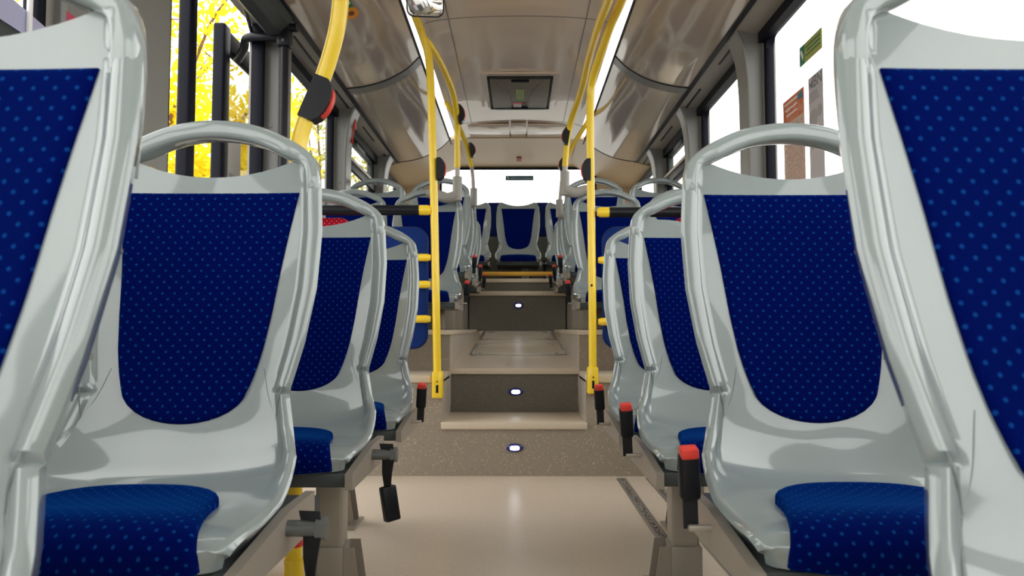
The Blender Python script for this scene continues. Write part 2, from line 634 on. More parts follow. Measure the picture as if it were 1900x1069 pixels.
# front with the windscreen opening, rear wall with the rear window opening
m = MB()
m.box((-HX, Y0 - 0.05, -0.06), (HX, Y0, 0.85))
m.box((-HX, Y0 - 0.05, 2.25), (HX, Y0, 2.56))
m.box((-HX, Y0 - 0.05, 0.85), (-1.15, Y0, 2.25))
m.box((1.15, Y0 - 0.05, 0.85), (HX, Y0, 2.25))
struct(m.build('wall_front', 'wall'))
RWX0, RWX1 = -0.83, at(1107, 400, Y1).x
RWT = at(960, 311, Y1).z
RWB = 1.62
m = MB()
m.box((-HX, Y1, 0.6), (HX, Y1 + 0.05, RWB))
m.box((-HX, Y1, RWT), (HX, Y1 + 0.05, 2.62))
m.box((-HX, Y1, RWB), (RWX0, Y1 + 0.05, RWT))
m.box((RWX1, Y1, RWB), (HX, Y1 + 0.05, RWT))
struct(m.build('wall_rear', 'rear_beige'))

# windows: rubber frame + pane
WN = [0]


def window(sx, a, c, z0, z1, hopper=False, glass='glass', fr=0.035):
    WN[0] += 1
    x = sx * (HX + 0.02)
    t = bpy.data.objects.new('window_%d' % WN[0], None)
    COL.objects.link(t)
    t.location = (x, a, z0)
    t['kind'] = 'structure'
    L, H = c - a, z1 - z0
    f = MB()
    d = 0.022
    for p, q in (((-d, 0, 0), (d, L, fr)), ((-d, 0, H - fr), (d, L, H)), ((-d, 0, 0), (d, fr, H)), ((-d, L - fr, 0), (d, L, H))):
        f.rbox(p, q, 0.006)
    # rounded corners of the pane opening
    for (cy, cz, sy, sz) in ((fr, fr, 1, 1), (L - fr, fr, -1, 1), (fr, H - fr, 1, -1), (L - fr, H - fr, -1, -1)):
        R = 0.05
        arc = [(cy + sy * (R - R * math.sin(q)), cz + sz * (R - R * math.cos(q))) for q in [math.pi / 2 * k / 6 for k in range(7)]]
        f.prism([(cy - sy * 0.004, cz - sz * 0.004)] + arc, -d * 0.9, d * 0.9, 'X')
    f.build('window_frame', 'rubber', t)
    g = MB()
    g.box((-0.003, fr * 0.5, fr * 0.5), (0.003, L - fr * 0.5, H - fr * 0.5))
    g.build('pane', glass, t)
    if hopper:
        zt = 1.93 - z0
        h = MB()
        h.rbox((-sx * 0.045, fr, zt - 0.035), (0.02, L - fr, zt + 0.035), 0.008)
        h.build('transom', 'rubber', t)
        h = MB()
        h.rbox((-sx * 0.055, fr, zt + 0.028), (-sx * 0.03, L - fr, zt + 0.052), 0.005)
        h.build('transom_rail', 'lip', t)
        h = MB()
        h.rbox((-sx * 0.04, L * 0.35, H - 0.10), (0, L * 0.62, H - 0.05), 0.006)
        h.build('latch', 'frame_dark', t)
        h = MB()
        fw = 0.05
        for p, q in (((-0.02, fr, H - fw - fr), (0.02, L - fr, H - fr)), ((-0.02, fr, zt), (0.02, fr + fw, H - fr)), ((-0.02, L - fr - fw, zt), (0.02, L - fr, H - fr))):
            h.rbox(p, q, 0.006)
        h.build('sash', 'frame_dark', t)
    return t


for i, (a, c) in enumerate(LEFT_WIN):
    window(-1, a, c, zbot(a), WTOP, i == 3)
for i, (a, c) in enumerate(RIGHT_WIN):
    window(1, a, c, zbot(a), WTOP, i == 3)

t = bpy.data.objects.new('window_%d' % (WN[0] + 1), None)
COL.objects.link(t)
t['kind'] = 'structure'
t.location = (0, Y1, 0)
f = MB()
fr = 0.022
for p, q in (((RWX0, -0.015, RWT - fr), (RWX1, 0.03, RWT)), ((RWX0, -0.015, RWB), (RWX1, 0.03, RWB + fr)), ((RWX0, -0.015, RWB), (RWX0 + fr, 0.03, RWT)), ((RWX1 - fr, -0.015, RWB), (RWX1, 0.03, RWT))):
    f.rbox(p, q, 0.006)
for sx, xx in ((1, RWX0), (-1, RWX1)):
    R = 0.07
    arc = [(xx + sx * (fr + R - R * math.sin(q)), RWT - fr - (R - R * math.cos(q))) for q in [math.pi / 2 * k / 6 for k in range(7)]]
    f.prism([(xx + sx * 0.01, RWT - 0.01)] + arc, -0.012, 0.028)
f.build('window_frame', 'rubber', t)
g = MB()
g.box((RWX0 + 0.01, 0.008, RWB + 0.01), (RWX1 - 0.01, 0.014, RWT - 0.01))
g.build('pane', 'glass', t)
# windscreen pane
t = bpy.data.objects.new('window_%d' % (WN[0] + 2), None)
COL.objects.link(t)
t['kind'] = 'structure'
g = MB()
g.box((-1.15, Y0 - 0.03, 0.85), (1.15, Y0 - 0.024, 2.25))
g.build('pane', 'glass', t)
g = MB()
g.box((-0.03, Y0 - 0.05, 0.85), (0.03, Y0 - 0.01, 2.25))
g.build('centre_bar', 'rubber', t)

# pillars with flared heads (trim)
TN = [0]


def trim_name():
    TN[0] += 1
    return 'trim_%d' % TN[0]


def pillar(sx, y0, y1, z0=0.9, flare=True):
    b = MB()
    dp = 0.03 if y0 < 2 else 0.075
    prof = [(HX + 0.01, z0), (HX - dp, z0), (HX - dp, 1.70), (HX - dp - 0.002, 1.92), (HX - dp - 0.008, 2.03), (HX - dp - 0.02, 2.12), (HX - dp - 0.036, 2.18), (HX - dp - 0.062, 2.236), (HX + 0.01, 2.236)]
    if not flare:
        prof = [(HX + 0.01, z0), (HX - dp, z0), (HX - dp, 1.2), (HX - dp, 1.8), (HX - dp, 2.236), (HX + 0.01, 2.236)]
    b.prism([(sx * x, z) for x, z in prof], y0 + 0.012, y1 - 0.012)
    # rounded inner edging strip
    b2 = [(sx * (x + 0.004), y0 + 0.012, z) for x, z in prof[1:-1]]
    b.tube(b2, 0.010, 8, True, 4)
    b.cyl((sx * (HX - 0.035), y0 + 0.013, 1.72), (sx * (HX - 0.035), y0 + 0.008, 1.72), 0.010, 10)
    struct(b.build(trim_name(), 'pillar'))


for a, c in ((1.93, 2.55), (3.57, 3.78), (4.975, 5.17), (6.375, 6.58)):
    pillar(-1, a, c, flare=a > 4)
for a, c in ((3.695, 3.875), (4.98, 5.14), (6.15, 6.33)):
    pillar(1, a, c)

# ---- ceiling ----------------------------------------------------------------
CE = 6.70


def sheet(prof, y0, y1, th, ny=2):
    """Profile (x,z) sheet extruded along the bus, th thick upward."""
    b = MB()
    lo = prof
    hi = [(x, z + th) for x, z in reversed(prof)]
    ys = [y0 + (y1 - y0) * k / ny for k in range(ny + 1)]
    b.loft([[(x, y, z) for x, z in lo + hi] for y in ys])
    return b


def smooth2(pts, sub=6):
    return [(v.x, v.y) for v in catmull([(x, z, 0) for x, z in pts], sub)]


mid = smooth2([(-0.565, 2.475), (-0.50, 2.503), (-0.36, 2.522), (-0.18, 2.532), (0, 2.535), (0.18, 2.532), (0.36, 2.522), (0.50, 2.503), (0.565, 2.475)])
b = sheet(mid, Y0, 6.86, 0.04)
struct(b.build('ceiling', 'ceiling'))
b = MB()
for yy in (2.0, 4.2, 6.36):
    b.prism([(x, z - 0.0015) for x, z in mid] + [(x, z + 0.002) for x, z in reversed(mid)], yy, yy + 0.007)
for xx in (-0.40, 0.40):
    zz = lerp_tab(mid, xx)
    b.box((xx - 0.003, Y0, zz - 0.0012), (xx + 0.003, 6.86, zz + 0.004))
struct(b.build(trim_name(), 'rib'))
covep = smooth2([(0.62, 2.452), (0.70, 2.375), (0.80, 2.315), (0.90, 2.277), (1.00, 2.255), (1.088, 2.245)])
for sx in (-1, 1):
    P = [(sx * x, z) for x, z in covep]
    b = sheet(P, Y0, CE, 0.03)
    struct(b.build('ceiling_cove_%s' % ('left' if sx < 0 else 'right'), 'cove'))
    # cross ribs
    b = MB()
    ribs = ((2.62, 0.16), (4.62, 0.11)) if sx < 0 else ((2.62, 0.14), (4.62, 0.11))
    for yy, w in ribs:
        b.prism([(x, z - 0.004) for x, z in P] + [(x, z + 0.01) for x, z in reversed(P)], yy, yy + w)
    struct(b.build(trim_name(), 'rib'))
    b = MB()
    for yy, w in ribs:
        b.prism([(x, z - 0.0055) for x, z in P] + [(x, z + 0.01) for x, z in reversed(P)], yy - 0.012, yy)
    b.prism([(x, z - 0.003) for x, z in P] + [(x, z + 0.01) for x, z in reversed(P)], CE - 0.012, CE + 0.003)
    # black joints along both edges of the cove
    b.box((sx * 1.083, Y0, 2.236), (sx * 1.108, CE + 0.15, 2.262))
    b.box((sx * 0.612, Y0, 2.444), (sx * 0.622, CE + 0.15, 2.470))
    struct(b.build(trim_name(), 'gap'))
    # LED strip between ceiling and cove
    b = MB()
    q = [(sx * 0.568, 2.478), (sx * 0.611, 2.452), (sx * 0.611, 2.475), (sx * 0.568, 2.495)]
    b.prism(q, 1.2, 6.60)
    t = b.build('light_strip', 'strip')
    tag(t, 'white light strip along the %s edge of the ceiling panel' % ('left' if sx < 0 else 'right'), 'light strip', 'ceiling light strips')
    # soffit with slots above the windows
    b = MB()
    so = [(sx * 1.10, 2.250), (sx * 1.115, 2.238), (sx * 1.20, 2.225), (sx * (HX + 0.02), 2.212)]
    b.prism(so + [(x, z + 0.03) for x, z in reversed(so)], Y0, Y1)
    struct(b.build(trim_name(), 'wall'))
    b = MB()
    for k in range(9):
        ya = 0.3 + 0.86 * k
        b.box((sx * 1.150, ya, 2.226), (sx * 1.160, ya + 0.42, 2.2345))
    struct(b.build(trim_name(), 'gap'))
    # dark window head band
    b = MB()
    b.box((sx * (HX - 0.03), 0.1, 2.165), (sx * (HX + 0.01), 1.9 if sx < 0 else 3.68, 2.216))
    b.box((sx * (HX - 0.03), 3.88, 2.165), (sx * (HX + 0.01), 4.97, 2.216))
    b.box((sx * (HX - 0.03), 5.18, 2.150), (sx * (HX + 0.01), 6.36 if sx < 0 else 6.14, 2.216))
    b.box((sx * (HX - 0.03), 6.60, 2.165), (sx * (HX + 0.01), 7.75, 2.216))
    struct(b.build(trim_name(), 'rubber'))
    # rear corner lining
    b = MB()
    rc = smooth2([(sx * 0.56, 2.47), (sx * 0.80, 2.37), (sx * 1.0, 2.27), (sx * 1.12, 2.225), (sx * 1.235, 2.20)], 5)
    b.prism(rc + [(x, z + 0.03) for x, z in reversed(rc)], CE + 0.004, Y1)
    struct(b.build(trim_name(), 'rear_beige'))
# rear ceiling panels
b = MB()
b.prism([(6.86, 2.505), (7.3, 2.492), (Y1, 2.452), (Y1, 2.50), (6.86, 2.56)], -0.62, 0.62, 'X')
struct(b.build(trim_name(), 'rear_beige'))
b = MB()
b.rbox((-0.44, 6.42, 2.510), (-0.07, 6.84, 2.524), 0.004)
b.rbox((0.09, 6.42, 2.510), (0.46, 6.84, 2.524), 0.004)
b.rbox((-0.06, 6.40, 2.514), (0.08, 6.85, 2.526), 0.004)
struct(b.build(trim_name(), 'ceiling'))

# ---- ceiling hatch ----------------------------------------------------------
hy0, hy1 = 5.18, 5.92
t = thing('roof_hatch', 'dark framed escape hatch in the middle of the glossy ceiling', 'roof hatch', (0.02, hy0, 2.532))
L = hy1 - hy0
b = MB()
W2 = 0.285
out = [(-W2, -0.05), (W2, -0.05), (W2 - 0.005, L + 0.03), (-W2 + 0.005, L + 0.03)]
b.prism(out, -0.014, 0.0, 'Z')
b.build('surround', 'ceiling', t)
b = MB()
for p, q in (((-0.237, 0, -0.03), (0.237, 0.02, -0.005)), ((-0.237, L - 0.03, -0.034), (0.237, L, -0.005)), ((-0.237, 0, -0.03), (-0.222, L, -0.005)), ((0.222, 0, -0.03), (0.237, L, -0.005))):
    b.rbox(p, q, 0.004)
b.build('gasket', 'gap', t)
b = MB()
b.rbox((-0.218, 0.02, -0.032), (0.218, L - 0.03, -0.012), 0.008)
for sx in (-1, 1):
    b.tube([(sx * 0.17, 0.03, -0.032), (sx * 0.12, 0.2, -0.033), (sx * 0.075, 0.42, -0.033), (sx * 0.065, L - 0.06, -0.032)], 0.0035, 6)
b.build('lid', 'hatch', t)
b = MB()
b.rbox((-0.065, 0.022, -0.045), (0.065, 0.06, -0.03), 0.006)
b.build('hinge', 'rubber', t)
b = MB()
b.rbox((-0.07, L - 0.06, -0.045), (0.07, L - 0.032, -0.03), 0.006)
b.build('catch', 'rubber', t)
b = MB()
b.rbox((-0.20, L, -0.03), (0.20, L + 0.03, -0.006), 0.006)
b.build('handle', 'rib', t)
s = MB()
s.box((-0.03, 0.24, -0.0345), (0.03, 0.48, -0.0325), 0)
for xx in (-0.014, 0.008):
    s.box((xx, 0.28, -0.0352), (xx + 0.006, 0.44, -0.0345), 1)
s.box((-0.03, 0.485, -0.0345), (0.03, 0.53, -0.0325), 1)
s.build('instruction_sticker', ['lime', 'green'], t)
s = MB()
s.box((-0.05, 0.55, -0.0345), (0.05, 0.68, -0.0325), 0)
s.box((-0.05, 0.595, -0.0352), (0.012, 0.675, -0.0345), 1)
s.box((0.012, 0.56, -0.0352), (0.048, 0.68, -0.0345), 2)
s.build('warning_sticker', ['redplastic', 'paper', 'black'], t)

# ================================================================== SEATS
PROF = [(0.014, 1.062), (0.002, 1.00), (-0.018, 0.90), (-0.042, 0.79), (-0.068, 0.69), (-0.094, 0.605), (-0.122, 0.535), (-0.160, 0.488), (-0.212, 0.463), (-0.270, 0.455), (-0.335, 0.457), (-0.392, 0.462), (-0.430, 0.457), (-0.452, 0.434), (-0.448, 0.398)]
WID = [0.188, 0.204, 0.2135, 0.2125, 0.200, 0.181, 0.199, 0.2165, 0.222, 0.222, 0.217, 0.211, 0.206, 0.200, 0.190]
EDG = [0.002, 0.004, 0.009, 0.014, 0.016, 0.013, 0.016, 0.028, 0.026, 0.008, -0.006, -0.016, -0.022, -0.026, -0.028]
THK = [0.036, 0.040, 0.046, 0.050, 0.052, 0.052, 0.052, 0.050, 0.046, 0.044, 0.042, 0.040, 0.036, 0.030, 0.020]
_pp = catmull([(y, z, 0) for y, z in PROF], 10)
_S = [0.0]
for a_, b_ in zip(_pp, _pp[1:]):
    _S.append(_S[-1] + (b_ - a_).length)
_KS = [_S[i * 10] for i in range(len(PROF))]
SL = _S[-1]
TW, TE, TT = list(zip(_KS, WID)), list(zip(_KS, EDG)), list(zip(_KS, THK))


def prof_at(s):
    s = max(0.0, min(SL - 1e-6, s))
    lo, hi = 0, len(_S) - 1
    while hi - lo > 1:
        mm = (lo + hi) // 2
        if _S[mm] <= s:
            lo = mm
        else:
            hi = mm
    k = (s - _S[lo]) / (_S[hi] - _S[lo])
    p = _pp[lo].lerp(_pp[hi], k)
    i0, i1 = max(lo - 2, 0), min(hi + 2, len(_pp) - 1)
    T = (_pp[i1] - _pp[i0]).normalized()
    return p.x, p.y, T.y, -T.x     # y, z, ny, nz


def s_of(v, c):
    for i in range(1, len(_pp)):
        a, b = _pp[i - 1][c], _pp[i][c]
        if b <= v:
            return _S[i - 1] + (_S[i] - _S[i - 1]) * max(0.0, min(1.0, (v - a) / (b - a)))
    return SL


def s_of_z(z):
    return s_of(z, 1)


def s_of_y(y):
    return s_of(y, 0)


def rim(s, t):
    up = 1.0 - sstep(_KS[5] - 0.008, _KS[5], s)
    lowr = sstep(_KS[5], _KS[5] + 0.006, s) * (1 - sstep(_KS[7], _KS[9], s))
    a = abs(t)
    up *= sstep(0.015, 0.065, s)
    return 0.009 * up * sstep(0.865, 0.905, a) + 0.010 * lowr * (sstep(0.90, 0.93, a))


def surf(s, x, d=0.0):
    """Point on the front of the shell at arclength s, lateral x, lifted by d."""
    y, z, ny, nz = prof_at(s)
    w = lerp_tab(TW, s)
    t = x / w
    o = lerp_tab(TE, s) * min(abs(t), 1.05) ** 2.6 + rim(s, t) + d
    return Vector((x, y + ny * o, z + nz * o))


TS = [0, .12, .24, .36, .48, .6, .7, .78, .83, .86, .885, .92, .96, .985]
TS = [-t for t in reversed(TS[1:])] + TS


def shell_mesh():
    b = MB()
    rings = []
    ss = []
    for i in range(len(_KS) - 1):
        n = 5 if i < 9 else 4
        ss += [_KS[i] + (_KS[i + 1] - _KS[i]) * k / n for k in range(n)]
    ss += [_KS[5] - 0.008, _KS[5] - 0.004, _KS[5] + 0.003, _KS[5] + 0.006, SL - 1e-4]
    ss = sorted(set(ss))
    # sharper waist step
    for s in ss:
        def sh(t):
            a = abs(t)
            return s + (0.053 * (1 - t * t) + 0.030 * max(0.0, (a - 0.84) / 0.16) ** 1.3) * max(0.0, 1 - s / 0.11)
        ring = []
        for t in TS:
            s2 = sh(t)
            w = lerp_tab(TW, s2)
            ring.append(surf(s2, w * t))
        y, z, ny, nz = prof_at(s)
        w, e, th = lerp_tab(TW, s), lerp_tab(TE, s), lerp_tab(TT, s)
        r1 = rim(s, 1)

        def P(x, o):
            return Vector((x, y + ny * o, z + nz * o))
        side = [(w + 0.002, e + r1 - 0.003), (w + 0.0065, e + r1 - 0.010), (w - 0.003, e - th * 0.5), (w - 0.022, e - th)]
        if s < 0.06:
            y, z, ny, nz = prof_at(sh(1.0))
        ring += [P(x, o) for x, o in side]
        for t in reversed([q * 0.88 for q in TS]):
            s2 = sh(t / 0.88)
            yb, zb, nyb, nzb = prof_at(s2)
            o = lerp_tab(TE, s2) * abs(t) ** 2.6 - th
            ring.append(Vector((w * t, yb + nyb * o, zb + nzb * o)))
        ring += [P(-x, o) for x, o in reversed(side)]
        rings.append(ring)
    b.loft(rings, False)
    n, N = len(TS), len(rings[0])
    for base in (0, (len(rings) - 1) * N):
        for i in range(n - 1):
            b.f.append((base + i, base + i + 1, base + n + 4 + n - 2 - i, base + n + 4 + n - 1 - i))
            b.m.append(0)
        b.f.append(tuple(base + k for k in range(n - 1, n + 5)))
        b.f.append(tuple(base + k for k in (list(range(2 * n + 3, N)) + [0])))
        b.m += [0, 0]
    return b


def handle_mesh():
    b = MB()
    half = [(0.175, 0.026, 0.88), (0.190, 0.008, 0.94), (0.1955, 0.000, 0.995), (0.190, 0.003, 1.028), (0.177, 0.009, 1.047), (0.150, 0.015, 1.063), (0.08, 0.021, 1.094), (0.0, 0.021, 1.1045)]
    pts = half + [(-x, y, z) for x, y, z in reversed(half[:-1])]
    P = catmull(pts, 6)
    rings = []
    for i, p in enumerate(P):
        T = (P[min(i + 1, len(P) - 1)] - P[max(i - 1, 0)]).normalized()
        Yv = Vector((0, 1, 0))
        N = T.cross(Yv).normalized()
        ring = []
        for k in range(20):
            a = 2 * math.pi * k / 20
            ca, sa = math.cos(a), math.sin(a)
            q = 0.42
            u = math.copysign(abs(ca) ** q, ca) * (0.0255 - 0.0105 * sstep(0.14, 0.19, abs(p.x)))
            v = math.copysign(abs(sa) ** q, sa) * (0.018 - 0.0045 * sstep(0.14, 0.185, abs(p.x)))
            ring.append(p + Yv * u + N * v)
        rings.append(ring)
    b.loft(rings)
    return b


PU = [-1, -.985, -.95, -.88, -.75, -.6, -.45, -.3, -.15, 0, .15, .3, .45, .6, .75, .88, .95, .985, 1]


def pad_grid(fn, vs, th):
    """Cushion on the shell: fn(u, v) gives (arclength, lateral x); UV in metres."""
    b = MB()
    n, R = len(PU), len(vs)
    for i, v in enumerate(vs):
        fe = (0.0, 0.75, 0.95, 1.0)[min(min(i, R - 1 - i), 3)]
        for k, u in enumerate(PU):
            fu = (0.0, 0.75, 0.95, 1.0)[min(min(k, n - 1 - k), 3)]
            s, x = fn(u, v)
            d = -0.006 + (th + 0.006) * min(fe, fu)
            b.uv[len(b.v)] = (x, s)
            b.v.append(tuple(surf(s, x, d)))
    for i in range(R - 1):
        for k in range(n - 1):
            a = i * n + k
            b.f.append((a, a + 1, a + n + 1, a + n))
            b.m.append(0)
    return b


VS = [0, 0.008, 0.02, 0.04] + [0.04 + 0.92 * k / 22 for k in range(1, 22)] + [0.96, 0.98, 0.992, 1.0]


def back_pad():
    tab = [(0.595, 0.100), (0.605, 0.106), (0.62, 0.113), (0.65, 0.123), (0.69, 0.132), (0.75, 0.1405), (0.83, 0.149), (0.90, 0.159), (0.98, 0.172)]

    def fn(u, v):
        zs = 0.980 + (0.610 - 0.980) * v
        g = sstep(0.25, 1.0, v) * 0.5 + max(0.0, (v - 0.25) / 0.75) * 0.5
        z = zs - 0.058 * math.sqrt(max(0.0, 1 - u * u)) * g
        return s_of_z(z), u * lerp_tab(tab, zs)
    return pad_grid(fn, VS, 0.006)


def seat_pad():
    s0 = s_of_y(-0.212)

    def fn(u, v):
        side = s0 + 0.09 + (SL - 0.002 - s0 - 0.09) * v
        back = 0.095 * (max(0.0, 1 - abs(u) ** 2.8) ** 0.6)
        s = side - back * (1 - v) ** 1.5
        return s, u * (0.143 + 0.032 * sstep(0.0, 0.9, v))
    return pad_grid(fn, VS, 0.013)


def seam_mesh(sx, k):
    b = MB()
    if k == 0:
        a = [(0.648, 0.136), (0.60, 0.150), (0.56, 0.170), (0.53, 0.185), (0.50, 0.196), (0.475, 0.200)]
        b.tube([surf(s_of_z(z), sx * x, 0.0001) for z, x in a], 0.0006, 5, True, 5)
    else:
        c = [(0.612, 0.176), (0.59, 0.172), (0.565, 0.169)]
        b.tube([surf(s_of_z(z), sx * x, 0.0002) for z, x in c], 0.0011, 5, True, 5)
    return b


def buckle(t, sx, mode):
    """Seat belt buckle on the aisle side of the pan."""
    x = sx * 0.254
    a = MB()
    if mode == 'up':
        a.rbox((sx * 0.20, -0.232, 0.398), (sx * 0.258, -0.220, 0.408), 0.003)
    else:
        a.cyl((sx * 0.22, -0.215, 0.405), (sx * 0.275, -0.215, 0.405), 0.013, 14)
        a.cyl((sx * 0.268, -0.215, 0.405), (sx * 0.284, -0.215, 0.405), 0.019, 6)
    a.build('belt_anchor', 'frame_metal' if mode == 'up' else 'anchor', t)
    if mode == 'up':
        mat = Matrix.Translation((x, -0.225, 0.43)) @ Matrix.Rotation(math.radians(sx * 4), 4, 'Y') @ Matrix.Rotation(math.radians(12), 4, 'X')
        b = MB()
        b.rbox((-0.0165, -0.013, 0.02), (0.0165, 0.013, 0.098), 0.008, 3, 0, mat)
        bk = b.build('buckle', 'black', t)
        c = MB()
        c.rbox((-0.014, -0.0145, 0.090), (0.014, 0.010, 0.108), 0.004, 2, 0, mat)
        c.build('release_button', 'redplastic', bk)
        d = MB()
        d.rbox((-0.012, -0.002, -0.03), (0.012, 0.002, 0.03), 0.001, 1, 0, mat)
        d.build('belt_strap', 'strap', t)
    else:
        x0 = sx * 0.256
        d = MB()
        pts = [(x0, -0.215, 0.432), (x0 + sx * 0.006, -0.22, 0.40), (x0 + sx * 0.004, -0.222, 0.36), (x0 + sx * 0.006, -0.226, 0.325)]
        P = catmull(pts, 6)
        rings = []
        for i, p in enumerate(P):
            an = 0.15 + 0.045 * i
            u = Vector((math.cos(an), -math.sin(an), 0)) * 0.0175
            v = Vector((math.sin(an), math.cos(an), 0)) * 0.0012
            rings.append([p - u - v, p + u - v, p + u + v, p - u + v])
        d.loft(rings)
        d.build('belt_strap', 'strap', t)
        mat = Matrix.Translation((x0 + sx * 0.006, -0.228, 0.33)) @ Matrix.Rotation(math.radians(-sx * 9), 4, 'Y') @ Matrix.Rotation(math.radians(35), 4, 'Z')
        b = MB()
        b.rbox((-0.019, -0.013, -0.085), (0.019, 0.013, 0.0), 0.004, 2, 0, mat)
        b.build('buckle', 'black', t)


_cache = {}


def part_mesh(key, fn):
    if key not in _cache:
        _cache[key] = fn()
    return _cache[key]


def share(key, name, mat, parent, fn, sharp=35):
    """Build a part once; later seats share its mesh."""
    if key in _cache:
        o = bpy.data.objects.new(name, _cache[key])
        COL.objects.link(o)
        o.parent = parent
        return o
    o = fn().build(name, mat, parent, sharp)
    _cache[key] = o.data
    return o


def frame_mesh(sx):
    b = MB()
    b.rbox((-0.205, -0.43, 0.368), (0.205, 0.045, 0.400), 0.004, 2, 0)
    return b


def side_plate_mesh(sx):
    b = MB()
    b.prism([(-0.44, 0.365), (-0.44, 0.40), (-0.20, 0.43), (-0.06, 0.43), (-0.06, 0.365)], sx * 0.205, sx * 0.222, 'X')
    return b


def leg_mesh(sx, h, lx):
    b = MB()
    b.rbox((lx - 0.038, -0.035, -h), (lx + 0.038, 0.04, 0.37), 0.010, 3)
    return b


def foot_mesh(sx, h, lx):
    b = MB()
    x = lx
    b.rbox((x - 0.043, -0.043, -h), (x + 0.043, 0.048, -h + 0.125), 0.003)
    for yy in (-0.043, 0.043):
        b.prism([(x + sx * 0.043, -h), (x + sx * 0.043, -h + 0.125), (x + sx * 0.072, -h + 0.125), (x + sx * 0.088, -h + 0.02), (x + sx * 0.088, -h)], yy, yy + 0.005)
    b.rbox((x - sx * 0.05, -0.09, -h), (x + sx * 0.10, 0.09, -h + 0.006), 0.002)
    return b


def bolt_mesh(sx, h, k, lx):
    b = MB()
    x = lx
    xx, yy = ((x + sx * 0.068, 0.0), (x - sx * 0.01, -0.065))[k]
    b.cyl((xx, yy, -h + 0.005), (xx, yy, -h + 0.022), 0.008, 6)
    return b


def make_seat(loc, sx, label, group, leg_h=0.0, handle=True, belt='up', leg=True, rz=0, leg_x=0.068):
    t = thing('bus_seat', label, 'bus seat', loc, group, rz)
    share('shell', 'shell', 'shell', t, shell_mesh, 40)
    if handle:
        share('handle', 'grab_handle', 'shell', t, handle_mesh, 60)
    share('bpad', 'back_pad', 'blue', t, back_pad, 60)
    share('spad', 'seat_cushion', 'blue', t, seat_pad, 60)
    for q in (-1, 1):
        for k in (0, 1):
            share(('seam', q, k), 'seam_line', 'seam', t, lambda: seam_mesh(q, k))
    share('tray', 'seat_frame', 'frame_dark', t, lambda: frame_mesh(1))
    share(('plate', sx), 'side_bracket', 'frame_metal', t, lambda: side_plate_mesh(sx))
    if leg:
        lx = sx * leg_x
        share(('leg', lx, leg_h), 'leg', 'frame_metal', t, lambda: leg_mesh(sx, leg_h, lx))
        if leg_h == 0.0:
            f = share(('foot', lx, leg_h), 'foot_bracket', 'frame_metal', t, lambda: foot_mesh(sx, leg_h, lx))
            for k in (0, 1):
                share(('bolt', lx, k), 'bolt', 'bolt', f, lambda: bolt_mesh(sx, leg_h, k, lx))
    # two small screws on the aisle edge of the shell
    for zz in (0.80, 0.70):
        def screw(zz=zz):
            b = MB()
            s = s_of_z(zz)
            y, z, ny, nz = prof_at(s)
            o = lerp_tab(TE, s) - lerp_tab(TT, s) * 0.75
            p = Vector((sx * (lerp_tab(TW, s) - 0.014), y + ny * o, z + nz * o))
            b.cyl(p, p + Vector((sx * 0.0045, 0.001, 0)), 0.0026, 8)
            return b
        share(('screw', sx, zz), 'screw', 'bolt', t, screw)
    if belt:
        before = ('belt', sx, belt)
        if before in _cache:
            for src in _cache[before]:
                c = src.copy()
                COL.objects.link(c)
                c.parent = t
                for g in src.children:
                    d = g.copy()
                    COL.objects.link(d)
                    d.parent = c
        else:
            n0 = set(t.children)
            buckle(t, sx, belt)
            _cache[before] = [c for c in t.children if c not in n0]
    return t


GF = 'grey seats with navy dotted pads on the low floor'
GU = 'grey seats with navy pads on the raised rear section'
GR = 'seats without handles in the back row'
LXC, RXC = -0.585, 0.530
for d, lab, belt in ((0.725, 'grey seat nearest the camera on the left, cut off by the photo edge', 'down'),
                     (1.40, 'second grey seat on the left, whole navy dotted back pad in view, below the door', 'down'),
                     (2.085, 'third grey seat on the left, black belt buckle hanging from its side', 'down'),
                     (2.77, 'fourth grey seat on the left, red topped buckle in front of the yellow pole foot', 'up')):
    make_seat((LXC, d, 0), 1, lab, GF, belt=belt, leg_x=-0.10 if d > 2.5 else 0.068)
for d, lab in ((0.731, 'grey seat nearest the camera on the right, cut off by the photo edge'),
               (1.425, 'second grey seat on the right, whole navy dotted back pad in view below the posters'),
               (2.10, 'third grey seat on the right, half hidden behind the second right seat'),
               (2.71, 'fourth grey seat on the right, narrow strip beside the right yellow pole')):
    make_seat((RXC, d, 0), -1, lab, GF, leg_x=-0.10 if d > 2.5 else 0.068)
for sx, side in ((-1, 'left'), (1, 'right')):
    make_seat((sx * 0.553, 4.55, 0.465), -sx, 'first raised aisle seat on the left, grey clamp on its handle' if sx < 0 else 'first raised aisle seat on the right, just behind the right yellow pole', GU, leg_h=-0.25)
    make_seat((sx * 1.022, 4.55, 0.465), -sx, 'first raised window seat on the %s, its handle just above the black padded rail' % side, GU, leg_h=-0.25, belt=None)
    make_seat((sx * 0.553, 5.30, 0.69), -sx, 'second raised aisle seat on the %s, its handle in front of the beige rear lining' % side, GU, leg_h=-0.02)
    make_seat((sx * 1.022, 5.30, 0.69), -sx, 'second raised window seat on the %s, handle seen against the rear side window' % side, GU, leg_h=-0.02, belt=None)
    make_seat((sx * 0.553, 6.10, 0.69), -sx, 'third raised aisle seat on the %s, a thin grey edge behind the second' % side, GU, leg_h=-0.02)
    make_seat((sx * 0.553, 6.78, 0.67), -sx, 'fourth raised aisle seat on the %s, low thin edge in front of the back row' % side, GU, leg_h=-0.04, handle=False)
for x, lab in ((0.008, 'centre seat of the back row, facing straight up the aisle'), (-0.485, 'left seat of the back row, beside the centre one'), (0.50, 'right seat of the back row, beside the centre one')):
    make_seat((x, 7.44, 0.955), 1, lab, GR, leg_h=-0.23, handle=False, belt='down' if x == 0.008 else None)

